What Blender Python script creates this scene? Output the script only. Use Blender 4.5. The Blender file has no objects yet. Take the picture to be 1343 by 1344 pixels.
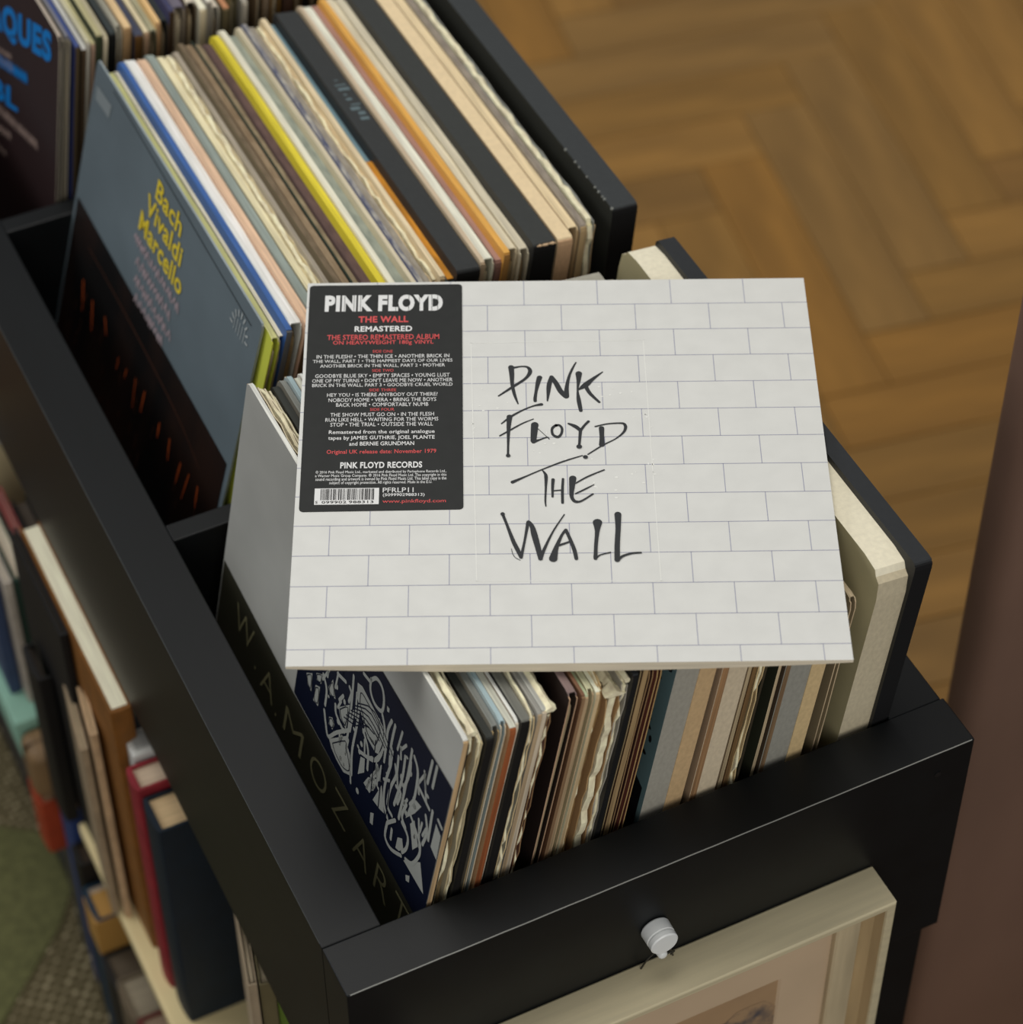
import bpy, bmesh, math, random
from mathutils import Vector, Matrix, noise
C = bpy.context.collection
sc = bpy.context.scene
PI = math.pi
R = math.radians

# ------------------------------------------------------------------ camera, world, lights, exposure
cam_d = bpy.data.cameras.new('camera')
cam = bpy.data.objects.new('camera', cam_d); C.objects.link(cam)
rx = Vector((0.898919, -0.438105, -0.003057)); ry = Vector((-0.322841, -0.657668, -0.680621)); rz = Vector((0.296174, 0.612810, -0.732629))
CAM = Vector((-0.27028, -0.77628, 1.28184))
m = Matrix((rx, -ry, -rz)).transposed().to_4x4(); m.translation = CAM
cam.matrix_world = m
cam_d.sensor_fit = 'HORIZONTAL'; cam_d.sensor_width = 36.0
cam_d.lens = 3464.56 / 1343 * 36
cam_d.clip_start = 0.05; cam_d.clip_end = 50
cam_d.dof.use_dof = True
cam_d.dof.focus_distance = 1.58
cam_d.dof.aperture_fstop = 5.6
cam_d.dof.aperture_blades = 7
sc.camera = cam

w = bpy.data.worlds.new('world'); sc.world = w; w.use_nodes = True
bg = w.node_tree.nodes['Background']; bg.inputs[0].default_value = (0.96, 0.98, 1.0, 1); bg.inputs[1].default_value = 0.24

def area(name, loc, target, sx, sy, power, col=(1, 1, 1)):
    l = bpy.data.lights.new(name, 'AREA'); l.shape = 'RECTANGLE'; l.size = sx; l.size_y = sy; l.energy = power; l.color = col
    o = bpy.data.objects.new(name, l); C.objects.link(o); o.location = loc
    o.rotation_euler = (Vector(target) - Vector(loc)).to_track_quat('-Z', 'Y').to_euler()
    return o
area('ceiling_light', (0.1, 0.9, 2.9), (0.2, 0.3, 0), 1.5, 1.5, 40, (1.0, 0.97, 0.92))
area('window_light', (-2.6, 2.6, 2.2), (0.2, 0.4, 0), 1.8, 1.6, 46, (0.97, 0.985, 1.0))
area('front_fill_light', (-0.5, -2.9, 1.7), (0.2, 0.2, -0.1), 3.0, 2.2, 50, (1.0, 0.97, 0.92))  # added fill behind the camera to brighten near-facing sides, no known window
sc.view_settings.view_transform = 'Standard'; sc.view_settings.look = 'None'
sc.view_settings.exposure = 0.0; sc.view_settings.gamma = 1.0
sc.view_settings.use_curve_mapping = False

# ------------------------------------------------------------------ helpers
def lin(c):
    return tuple(((v / 255) / 12.92 if v / 255 <= 0.04045 else ((v / 255 + 0.055) / 1.055) ** 2.4) for v in c) + (1,)
_m = {}
def mat(name, col, rough=0.6, var=0.0, scale=(60, 60, 60), spec=0.35, bump=0.0, col2=None, kind='noise', thr=None, detail=4, metal=0):
    key = (name, tuple(col), rough, var, scale, spec, bump, col2, kind, thr, metal)
    if key in _m: return _m[key]
    M = bpy.data.materials.new(name); M.use_nodes = True
    nt = M.node_tree; b = nt.nodes['Principled BSDF']
    b.inputs['Base Color'].default_value = lin(col); b.inputs['Roughness'].default_value = rough
    b.inputs['Specular IOR Level'].default_value = spec; b.inputs['Metallic'].default_value = metal
    if var or bump or col2:
        tc = nt.nodes.new('ShaderNodeTexCoord'); mp = nt.nodes.new('ShaderNodeMapping'); mp.inputs['Scale'].default_value = scale
        nt.links.new(tc.outputs['Object'], mp.inputs[0])
        if kind == 'noise':
            t = nt.nodes.new('ShaderNodeTexNoise'); t.inputs['Scale'].default_value = 1; t.inputs['Detail'].default_value = detail; fac = t.outputs['Fac']
        else:
            t = nt.nodes.new('ShaderNodeTexVoronoi'); t.inputs['Scale'].default_value = 1; fac = t.outputs['Distance']
        nt.links.new(mp.outputs[0], t.inputs['Vector'])
        r = nt.nodes.new('ShaderNodeValToRGB')
        c1 = tuple(max(0, v * (1 - var)) for v in col); c2 = tuple(min(255, v * (1 + var)) for v in col)
        if col2: c1, c2 = col, col2
        r.color_ramp.elements[0].color = lin(c1); r.color_ramp.elements[1].color = lin(c2)
        lo, hi = thr or (0.32, 0.68)
        r.color_ramp.elements[0].position = lo; r.color_ramp.elements[1].position = hi
        nt.links.new(fac, r.inputs[0]); nt.links.new(r.outputs[0], b.inputs['Base Color'])
        if bump:
            bp = nt.nodes.new('ShaderNodeBump'); bp.inputs['Strength'].default_value = bump; bp.inputs['Distance'].default_value = 0.001
            nt.links.new(fac, bp.inputs['Height']); nt.links.new(bp.outputs[0], b.inputs['Normal'])
    _m[key] = M
    return M
def obj(name, bm, mats, parent=None, smooth=False):
    me = bpy.data.meshes.new(name)
    bmesh.ops.recalc_face_normals(bm, faces=bm.faces[:])
    bm.to_mesh(me); bm.free()
    for mm_ in (mats if isinstance(mats, (list, tuple)) else [mats]): me.materials.append(mm_)
    if smooth:
        for p in me.polygons: p.use_smooth = True
    o = bpy.data.objects.new(name, me); C.objects.link(o)
    if parent: o.parent = parent
    return o
def thing(name, label, cat, loc=(0, 0, 0), rot=(0, 0, 0), group=None):
    o = bpy.data.objects.new(name, None); C.objects.link(o); o.empty_display_size = 0.02
    o.location = loc; o.rotation_euler = rot; o['label'] = label; o['category'] = cat
    if group: o['group'] = group
    return o
def tag(o, label, cat, group=None):
    o['label'] = label; o['category'] = cat
    if group: o['group'] = group
    return o
def box(bm, x0, x1, y0, y1, z0, z1, bev=0.0, seg=2, mi=0):
    v = [bm.verts.new((x, y, z)) for x in (x0, x1) for y in (y0, y1) for z in (z0, z1)]
    fs = [bm.faces.new([v[i] for i in f]) for f in ((0, 1, 3, 2), (4, 6, 7, 5), (0, 4, 5, 1), (2, 3, 7, 6), (0, 2, 6, 4), (1, 5, 7, 3))]
    for f in fs: f.material_index = mi
    if bev:
        es = list({e for f in fs for e in f.edges})
        bmesh.ops.bevel(bm, geom=es, offset=bev, segments=seg, profile=0.5, affect='EDGES')
def cyl(bm, p0, p1, r, n=24, r2=None):
    p0 = Vector(p0); p1 = Vector(p1); d = (p1 - p0).normalized(); q = d.to_track_quat('Z', 'Y'); r2 = r if r2 is None else r2
    a = [bm.verts.new(p0 + q @ Vector((r * math.cos(2 * PI * i / n), r * math.sin(2 * PI * i / n), 0))) for i in range(n)]
    b = [bm.verts.new(p1 + q @ Vector((r2 * math.cos(2 * PI * i / n), r2 * math.sin(2 * PI * i / n), 0))) for i in range(n)]
    for i in range(n): bm.faces.new((a[i], a[(i + 1) % n], b[(i + 1) % n], b[i]))
    bm.faces.new(a); bm.faces.new(b)
def lathe(bm, prof, n=32):
    """profile (radius, height) turned round local z"""
    rings = [[bm.verts.new((r * math.cos(2 * PI * i / n), r * math.sin(2 * PI * i / n), h)) for i in range(n)] for r, h in prof]
    for a, b in zip(rings, rings[1:]):
        for i in range(n): bm.faces.new((a[i], a[(i + 1) % n], b[(i + 1) % n], b[i]))
    bm.faces.new(rings[0]); bm.faces.new(rings[-1])
def tube(bm, pts, r, n=8):
    pts = [Vector(p) for p in pts]; prev = None
    for i, p in enumerate(pts):
        d = (pts[min(i + 1, len(pts) - 1)] - pts[max(i - 1, 0)]).normalized(); q = d.to_track_quat('Z', 'Y')
        ring = [bm.verts.new(p + q @ Vector((r * math.cos(2 * PI * k / n), r * math.sin(2 * PI * k / n), 0))) for k in range(n)]
        if prev:
            best = min(range(n), key=lambda s: sum((ring[(k + s) % n].co - prev[k].co).length for k in range(0, n, 2)))
            ring = [ring[(k + best) % n] for k in range(n)]
            for k in range(n): bm.faces.new((prev[k], prev[(k + 1) % n], ring[(k + 1) % n], ring[k]))
        prev = ring
def stroke(bm, pts, to3, sub=5):
    """pen stroke: pts (u, v, width); to3 maps u,v to a 3D point of a flat print"""
    P = []
    n = len(pts)
    for i in range(n - 1):
        p0 = pts[max(i - 1, 0)]; p1 = pts[i]; p2 = pts[i + 1]; p3 = pts[min(i + 2, n - 1)]
        for k in range(sub):
            t = k / sub
            P.append(tuple(0.5 * (2 * b + (c - a) * t + (2 * a - 5 * b + 4 * c - d) * t * t + (3 * b - a - 3 * c + d) * t ** 3) for a, b, c, d in zip(p0, p1, p2, p3)))
    P.append(tuple(pts[-1]))
    L = []
    for i, p in enumerate(P):
        a = P[max(i - 1, 0)]; b = P[min(i + 1, len(P) - 1)]
        d = Vector((b[0] - a[0], b[1] - a[1])); d = d.normalized() if d.length > 1e-9 else Vector((1, 0)); nn = Vector((-d.y, d.x)); h = max(p[2], 0.15) / 2
        L.append((bm.verts.new(to3(p[0] + nn.x * h, p[1] + nn.y * h)), bm.verts.new(to3(p[0] - nn.x * h, p[1] - nn.y * h))))
    for a, b in zip(L, L[1:]): bm.faces.new((a[0], b[0], b[1], a[1]))
    for e, (p, q) in enumerate(((P[0], P[1]), (P[-1], P[-2]))):      # half-round ends
        h = max(p[2], 0.15) / 2; a0 = math.atan2(p[1] - q[1], p[0] - q[0])
        bm.faces.new([bm.verts.new(to3(p[0] + h * math.cos(a0 - PI / 2 + k * PI / 8), p[1] + h * math.sin(a0 - PI / 2 + k * PI / 8))) for k in range(9)])
def disc(bm, u, v, ru, rv, to3, n=20, mi=0):
    bm.faces.new([bm.verts.new(to3(u + ru * math.cos(2 * PI * k / n), v + rv * math.sin(2 * PI * k / n))) for k in range(n)]).material_index = mi
def rect(bm, pts, to3, mi=0):
    bm.faces.new([bm.verts.new(to3(*p)) for p in pts]).material_index = mi

def text_into(bm, s, x0, x1, y0, y1, to3, bold=0.0, res=2, shear=0):
    """letters of the built-in font, fitted into the box and written flat on a surface"""
    cu = bpy.data.curves.new('t', 'FONT'); cu.body = s; cu.size = 1; cu.offset = bold; cu.resolution_u = res; cu.space_character = 1.0 + 2.2 * max(bold, 0); cu.fill_mode = 'FRONT'
    to = bpy.data.objects.new('t', cu); C.objects.link(to)
    bpy.context.view_layer.update()
    me = to.to_mesh()
    xs = [v.co.x for v in me.vertices]; ys = [v.co.y for v in me.vertices]
    a, b, c, d = min(xs), max(xs), min(ys), max(ys)
    vs = [bm.verts.new(to3(x0 + (v.co.x - a) / (b - a) * (x1 - x0), y0 + shear * (v.co.x - a) / (b - a) + (v.co.y - c) / (d - c) * (y1 - y0))) for v in me.vertices]
    for p in me.polygons:
        try: bm.faces.new([vs[i] for i in p.vertices])
        except ValueError: pass
    to.to_mesh_clear(); bpy.data.objects.remove(to); bpy.data.curves.remove(cu)

# ------------------------------------------------------------------ materials
black = mat('black_stained_wood', (13, 15, 16), 0.45, 0.16, (30, 4, 30), 0.27, 0.12)
black_in = mat('black_wood_inside', (15, 15, 14), 0.6, 0.1, (20, 20, 20), 0.3)
worn = mat('worn_edge_highlight', (136, 136, 130), 0.5)
CARD = (186, 164, 132)
def edge_mat(c, seed=0):       # stacked paper and card, grain running along the edge
    return mat('card_edge', c, 0.8, 0.16, (1300, 14, 9), 0.2, 0.25, detail=2)
def top_mat(c):
    return mat('sleeve_spine', c, 0.6, 0.09, (500, 22, 300), 0.3, 0.15)
def face_mat(c):
    return mat('sleeve_print', c, 0.5, 0.05, (14, 9, 12), 0.4)

# ------------------------------------------------------------------ floor of parquet blocks
FZ = -0.80
bm = bmesh.new(); box(bm, -1.6, 3.6, -1.4, 4.2, FZ - 0.03, FZ - 0.0145)
floor = obj('floor', bm, mat('subfloor', (70, 48, 26), 0.8)); floor['kind'] = 'structure'
PL, PW = 0.42, 0.084
random.seed(4)
pcols = [(154, 114, 56), (164, 121, 60), (146, 107, 54), (168, 125, 64), (152, 115, 62), (143, 106, 54), (160, 115, 52)]
pm = []
for k, c in enumerate(pcols):
    pm.append(mat('oak_block', c, 0.5, 0.09, (4, 24, 5), 0.35, 0.03))
pmesh = []
for k in range(len(pcols)):
    bm = bmesh.new(); box(bm, 0.0006, PL - 0.0006, 0.0006, PW - 0.0006, -0.0145, 0.0, 0.0009, 1)
    me = bpy.data.meshes.new('plank'); bmesh.ops.recalc_face_normals(bm, faces=bm.faces[:]); bm.to_mesh(me); bm.free(); me.materials.append(pm[k]); pmesh.append(me)
ang = R(-10.0); ca, sa = math.cos(ang), math.sin(ang)
def plank_world(a, b): return (0.75 + a * ca - b * sa, 0.75 + a * sa + b * ca)
cnt = 0; far_bm = bmesh.new()
K = int(round(PL / PW))
cells = []
for i in range(-40, 60):
    for j in range(-12, 14):
        # herringbone: step by one width on the diagonal; column period 2L
        a = i * PW + j * PL * 1.0; b = i * PW - j * PL * 1.0
        cells.append((a, b, 0)); cells.append((a + PL, b + PW - PL + 0.0, 1))
used = set(); lst = []
for a, b, o_ in cells:
    key = (round(a, 3), round(b, 3), o_)
    if key in used: continue
    used.add(key)
    cx, cy = (a + PL / 2, b + PW / 2) if o_ == 0 else (a + PW / 2, b + PL / 2)
    X, Y = plank_world(cx, cy)
    if -0.4 < X < 2.9 and 0.0 < Y < 3.3 and X > -0.1 - 0.1 * Y: lst.append((X, Y, a, b, o_))
lst.sort(key=lambda q: (q[0] - 0.9) ** 2 + (q[1] - 0.8) ** 2)
for n_, (X, Y, a, b, o_) in enumerate(lst):
    dz = random.uniform(-0.0006, 0.0)
    wx, wy = plank_world(a, b)
    if o_ == 0: lx, ly, rr = wx, wy, ang
    else: lx, ly = plank_world(a + PW, b); rr = ang + PI / 2
    if n_ < 290:
        o = bpy.data.objects.new('plank', pmesh[random.randrange(len(pmesh))]); C.objects.link(o); o.parent = floor
        o.location = (lx, ly, FZ + dz); o.rotation_euler = (0, 0, rr)
    else:
        t = bmesh.new(); box(t, 0.0006, PL - 0.0006, 0.0006, PW - 0.0006, -0.0145, 0.0)
        t.transform(Matrix.Translation((lx, ly, FZ + dz)) @ Matrix.Rotation(rr, 4, 'Z'))
        me = bpy.data.meshes.new('tmp'); t.to_mesh(me); t.free(); k0 = len(far_bm.faces); far_bm.from_mesh(me); bpy.data.meshes.remove(me)
        far_bm.faces.ensure_lookup_table(); q = random.randrange(len(pm))
        for f in far_bm.faces[k0:]: f.material_index = q
o = obj('outer_planks', far_bm, pm, floor); o['kind'] = 'stuff'

# ------------------------------------------------------------------ rug below on the left
M = bpy.data.materials.new('woven_rug'); M.use_nodes = True
nt = M.node_tree; b = nt.nodes['Principled BSDF']; b.inputs['Roughness'].default_value = 0.95; b.inputs['Specular IOR Level'].default_value = 0.1
tc = nt.nodes.new('ShaderNodeTexCoord'); mp = nt.nodes.new('ShaderNodeMapping'); mp.inputs['Rotation'].default_value = (0, 0, R(38)); mp.inputs['Scale'].default_value = (1, 1, 1)
nt.links.new(tc.outputs['Object'], mp.inputs[0])
mg = nt.nodes.new('ShaderNodeTexVoronoi'); mg.inputs['Scale'].default_value = 105; mg.inputs['Randomness'].default_value = 0.08; nt.links.new(mp.outputs[0], mg.inputs[0])
rp = nt.nodes.new('ShaderNodeValToRGB'); rp.color_ramp.elements[0].color = lin((222, 206, 168)); rp.color_ramp.elements[0].position = 0.28; rp.color_ramp.elements[1].color = lin((84, 76, 54)); rp.color_ramp.elements[1].position = 0.5
nt.links.new(mg.outputs['Distance'], rp.inputs[0]); nt.links.new(rp.outputs[0], b.inputs['Base Color'])
bp = nt.nodes.new('ShaderNodeBump'); bp.inputs['Strength'].default_value = 0.6; bp.invert = True; bp.inputs['Distance'].default_value = 0.002
nt.links.new(mg.outputs['Distance'], bp.inputs['Height']); nt.links.new(bp.outputs[0], b.inputs['Normal'])
rug = thing('rug', 'beige woven rug with plain olive green panels on the floor left of the bin', 'rug', (-0.35, 0.62, FZ + 0.0))
bm = bmesh.new(); box(bm, -0.45, 0.41, -0.55, 0.60, 0.0, 0.006, 0.002, 2); obj('woven_field', bm, M, rug)
gm = mat('olive_wool', (92, 92, 60), 0.95, 0.12, (160, 160, 160), 0.1, 0.3)
# green panel: a lozenge woven between the beige fields
def rugpt(x, y): return (x + 0.35, y - 0.62)
bm = bmesh.new()
P = [(-0.30, 0.62), (-0.20, 0.86), (-0.062, 0.806), (-0.014, 0.772), (-0.012, 0.714), (-0.045, 0.668), (-0.110, 0.607), (-0.2, 0.52)]
lo = [bm.verts.new((*rugpt(*p), 0.006)) for p in P]; hi = [bm.verts.new((*rugpt(*p), 0.0085)) for p in P]
for i in range(len(P)): bm.faces.new((lo[i], lo[(i + 1) % len(P)], hi[(i + 1) % len(P)], hi[i]))
bm.faces.new(hi); bm.faces.new(lo); obj('olive_panel', bm, gm, rug)

# ------------------------------------------------------------------ tall brown panel on the right
bm = bmesh.new(); box(bm, 0, 0.62, 0, 0.045, 0, 1.27, 0.018, 5)
dr = thing('door_panel', 'tall dark brown panel with a rounded edge standing at the right beyond the bin', 'door', (0.5535, 0.155, FZ + 0.0005))
obj('panel', bm, mat('brown_leather', (116, 90, 76), 0.55, 0.07, (5, 5, 3), 0.4, 0.1), dr, True)
bm = bmesh.new()
for z_ in (0.25, 0.75, 1.1): box(bm, 0.6, 0.628, -0.004, 0.002, z_ - 0.04, z_ + 0.04, 0.001, 1)
obj('hinge', bm, mat('dull_brass', (120, 100, 60), 0.4, metal=0.8), dr)

# ------------------------------------------------------------------ the record bin (black wooden cart)
L, T, YE, D, ZB = 0.4201, 0.0375, 1.125, 0.1994, -0.176
cart = thing('record_bin', 'black stained wooden record bin on legs, divided into compartments full of records', 'record bin', (0, 0, FZ))
def cpart(name, *a, bev=0.0009, mt=black, seg=2):
    bm = bmesh.new(); x0, x1, y0, y1, z0, z1 = a
    box(bm, x0, x1, y0, y1, z0 - FZ, z1 - FZ, bev, seg); return obj(name, bm, mt, cart)
fb = cpart('front_board', 0, L, 0, 0.0361, -D, 0)
cpart('back_board', 0, L, YE, YE + 0.036, -D, 0)
cpart('side_board', 0, T, 0.0363, YE - 0.0002, -D, -0.0004)
cpart('side_board', L - T - 0.0018, L - 0.0018, 0.0363, YE - 0.0002, -D, -0.0004)
cpart('divider', T, L - T - 0.0018, 0.3714, 0.387, ZB, -0.0012)
cpart('divider', T, L - T - 0.0018, 0.7132, 0.7288, ZB, -0.0012)
cpart('divider', T, L - T - 0.0018, 1.055, 1.0706, ZB, -0.0012)
cpart('bottom_panel', T, L - T - 0.0018, 0.0361, YE, ZB - 0.012, ZB, mt=black_in, bev=0)
for x_, y_ in ((0.012, 0.0025), (L - 0.0546, 0.0025), (0.012, YE - 0.02), (L - 0.0546, YE - 0.02)):
    cpart('leg', x_, x_ + 0.045, y_, y_ + 0.045, FZ, -D, bev=0.0015)
cpart('lower_shelf', -0.020, L - 0.03, 0.066, YE - 0.02, -0.785, -0.765, bev=0.0015, mt=black_in)
# screw head on the front board
bm = bmesh.new(); cyl(bm, (0.396, -0.0006, -0.0217 - FZ), (0.396, 0.002, -0.0217 - FZ), 0.0022, 16)
obj('screw', bm, mat('black_steel', (44, 44, 44), 0.35, metal=0.6), fb)
# rubbed line along the front top arris, its edge highlight painted in too
bm = bmesh.new(); tube(bm, [(0.002 + k * (L - 0.004) / 30, 0.00030 + 0.00008 * math.sin(k * 2.1), -0.00030 - FZ) for k in range(31)], 0.00042, 6)
obj('rubbed_arris', bm, worn, fb)
bm = bmesh.new(); tube(bm, [(0.0002, 0.04 + k * 0.9 / 60, -0.0006 - FZ) for k in range(61)], 0.00022, 6)
obj('rubbed_arris', bm, mat('worn_edge_faint', (58, 60, 58), 0.5), cart)

# ------------------------------------------------------------------ records
def slab(bm, x0, x1, W, H, mi=(0, 0, 1, 2), warp=0.0, seed=0, jit=0.0, fine=0, r=0.002, wx=0.0, y0=0.0, z0=0.0):
    """upright sheet, thickness x0..x1, W deep (y), H tall (z). mi = left, right, top/bottom, near/far material"""
    rnd = random.Random(seed)
    n = 6 + fine
    ys = [0, r, r * 2.5] + [r * 2.5 + (W - 5 * r) * k / n for k in range(1, n)] + [W - r * 2.5, W - r, W]
    zs = [0, r, r * 2.5] + [r * 2.5 + (H - 5 * r) * k / n for k in range(1, n)] + [H - r * 2.5, H - r, H]
    ny, nz = len(ys), len(zs); ph = rnd.uniform(0, 6); ph2 = rnd.uniform(0, 6)
    G = [[[None] * nz for _ in range(ny)] for _ in range(2)]
    jy = {}
    for i, y in enumerate(ys):
        for j, z in enumerate(zs):
            yy, zz = y, z
            ci = i in (0, ny - 1); cj = j in (0, nz - 1)
            if ci and cj:
                yy += 0.7 * r * (1 if i == 0 else -1); zz += 0.7 * r * (1 if j == 0 else -1)
            elif ci and j in (1, nz - 2): yy += 0.22 * r * (1 if i == 0 else -1)
            elif cj and i in (1, ny - 2): zz += 0.22 * r * (1 if j == 0 else -1)
            if jit:
                if ci: yy += rnd.uniform(0, jit) * (1 if i == 0 else -1)
                if cj and j: zz -= rnd.uniform(0, jit)
            bx = warp * math.sin(PI * y / W * 1.0 + ph) * (z / H) + wx * math.sin(9 * z / H + ph2) * max(0, 1 - y / W * 3) * (0.3 + z / H)
            for s in (0, 1):
                G[s][i][j] = bm.verts.new(((x0, x1)[s] + bx, yy + y0, zz + z0))
    for i in range(ny - 1):
        for j in range(nz - 1):
            bm.faces.new((G[0][i][j], G[0][i][j + 1], G[0][i + 1][j + 1], G[0][i + 1][j])).material_index = mi[0]
            bm.faces.new((G[1][i][j], G[1][i + 1][j], G[1][i + 1][j + 1], G[1][i][j + 1])).material_index = mi[1]
    for i in range(ny - 1):
        for j, q in ((0, 2), (nz - 1, 2)):
            bm.faces.new((G[0][i][j], G[0][i + 1][j], G[1][i + 1][j], G[1][i][j])).material_index = mi[q]
    for j in range(nz - 1):
        for i in (0, ny - 1):
            bm.faces.new((G[0][i][j], G[0][i][j + 1], G[1][i][j + 1], G[1][i][j])).material_index = mi[3]

def record(x, t, lean, yn, kind, face, top, near, label, group=None, cat='record', H=0.313, W=0.313, seed=0, topm=None):
    """x = top left corner; lean in degrees towards +x; stands on the bin floor"""
    th = R(lean)
    zsh = 0.0
    ox = x - H * math.sin(th)
    name = {'box': 'box_set', 'solid': 'record_sleeve', 'open': 'record_sleeve', 'torn': 'record_sleeve'}[kind]
    o = thing(name, label, cat, (ox, yn, ZB + 0.0004), (0, th, 0), group)
    ms = [face_mat(face), topm or top_mat(top), edge_mat(near)]
    if kind == 'box': ms = [face_mat(face), mat('box_cloth', top, 0.65, 0.025, (300, 300, 300), 0.3, 0.06), mat('box_cloth', near, 0.7, 0.035, (420, 420, 260), 0.25, 0.08)]
    t = t * 0.93
    rnd = random.Random(seed * 7 + 1)
    if kind == 'box':
        bm = bmesh.new(); slab(bm, 0, t, W, H, (0, 0, 1, 2), seed=seed, r=0.008 if face[0] == 176 and face[1] == 166 else 0.0022)
        obj('box_case', bm, ms, o)
    elif kind == 'solid' or (kind == 'open' and t < 0.0030):
        bm = bmesh.new(); slab(bm, 0, t, W, H, seed=seed, jit=0.0006, r=0.002, warp=0.0002)
        obj('sleeve', bm, ms, o)
    elif kind == 'open':
        bt = 0.00075
        bm = bmesh.new()
        slab(bm, 0, bt, W, H, seed=seed, jit=0.0009, r=0.0035)
        slab(bm, t - bt, t, W - 0.0012, H - 0.0008, seed=seed + 1, jit=0.0009, r=0.003)
        box(bm, bt, t - bt, 0.004, W - 0.004, H - 0.0016, H - 0.0009, mi=1)
        obj('sleeve', bm, ms, o)
        bm = bmesh.new(); q = (t - 2 * bt) * 0.30
        slab(bm, bt + q * 0.7, bt + q * 0.7 + q * 1.7, W - 0.006, H - 0.008, (0, 0, 0, 0), seed=seed + 2, jit=0.0016, r=0.004, wx=q * 0.25, y0=0.0022)
        obj('inner_sleeve', bm, mat('inner_paper', rnd.choice([(150, 128, 92), (168, 150, 118), (128, 106, 74), (182, 168, 140)]), 0.85, 0.12, (30, 60, 9), 0.15, 0.2), o)
    elif kind == 'torn':
        bt = 0.0008
        bm = bmesh.new()
        slab(bm, 0, bt, W, H - 0.002, seed=seed, jit=0.0028, fine=22, r=0.004)
        slab(bm, t - bt, t, W - 0.002, H - 0.001, seed=seed + 1, jit=0.0022, fine=22, r=0.004)
        obj('sleeve', bm, ms, o)
        bm = bmesh.new()
        slab(bm, t * 0.26, t * 0.74, W + 0.001, H + 0.0005, (0, 0, 0, 0), seed=seed + 5, jit=0.0040, fine=30, r=0.006, wx=min(0.00035, t * .08), y0=0.0002)
        obj('torn_paper', bm, mat('frayed_paper', (240, 226, 192), 0.9, 0.1, (260, 120, 120), 0.15, 0.6), o)
    return o

G1, G2, G3 = None, None, None
CR = (232, 220, 190); WH = (222, 222, 212); TAN = (186, 162, 126); TAUPE = (150, 138, 120); DK = (34, 32, 30); BR = (112, 88, 60); OL = (112, 100, 70)
# near bin: kind, face, top, near edge, look
FD = [[0.0942,0.0033,10.9],[0.0978,0.0023,10.87],[0.1003,0.0049,10.83],[0.106,0.0026,10.73],[0.1091,0.0049,10.68],[0.1145,0.0047,10.59],[0.1197,0.0039,10.5],[0.1239,0.0042,10.43],[0.1286,0.0021,10.35],[0.1312,0.0058,10.3],[0.138,0.0034,10.19],[0.1417,0.0029,10.13],[0.1448,0.0032,10.07],[0.1485,0.0034,10.01],[0.162,0.0059,9.78],[0.1681,0.0024,9.68],[0.1708,0.0029,9.63],[0.174,0.004,9.58],[0.1783,0.0027,9.5],[0.1813,0.0027,9.45],[0.1866,0.0095,9.36],[0.1964,0.0041,9.2],[0.2007,0.0038,9.12],[0.2051,0.0035,9.05],[0.2089,0.0038,8.99],[0.213,0.0033,8.92],[0.2166,0.0038,8.86],[0.2303,0.03,8.62],[0.2623,0.0192,8.08],[0.2819,0.0027,7.75],[0.2852,0.0031,7.69],[0.2889,0.0037,7.63],[0.2934,0.0017,7.55],[0.3049,0.0023,7.36],[0.3099,0.0318,7.27],[0.3458,0.0044,6.66],[0.3625,0.0237,6.38],[0.3843,0.013,6.01]]
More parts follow.
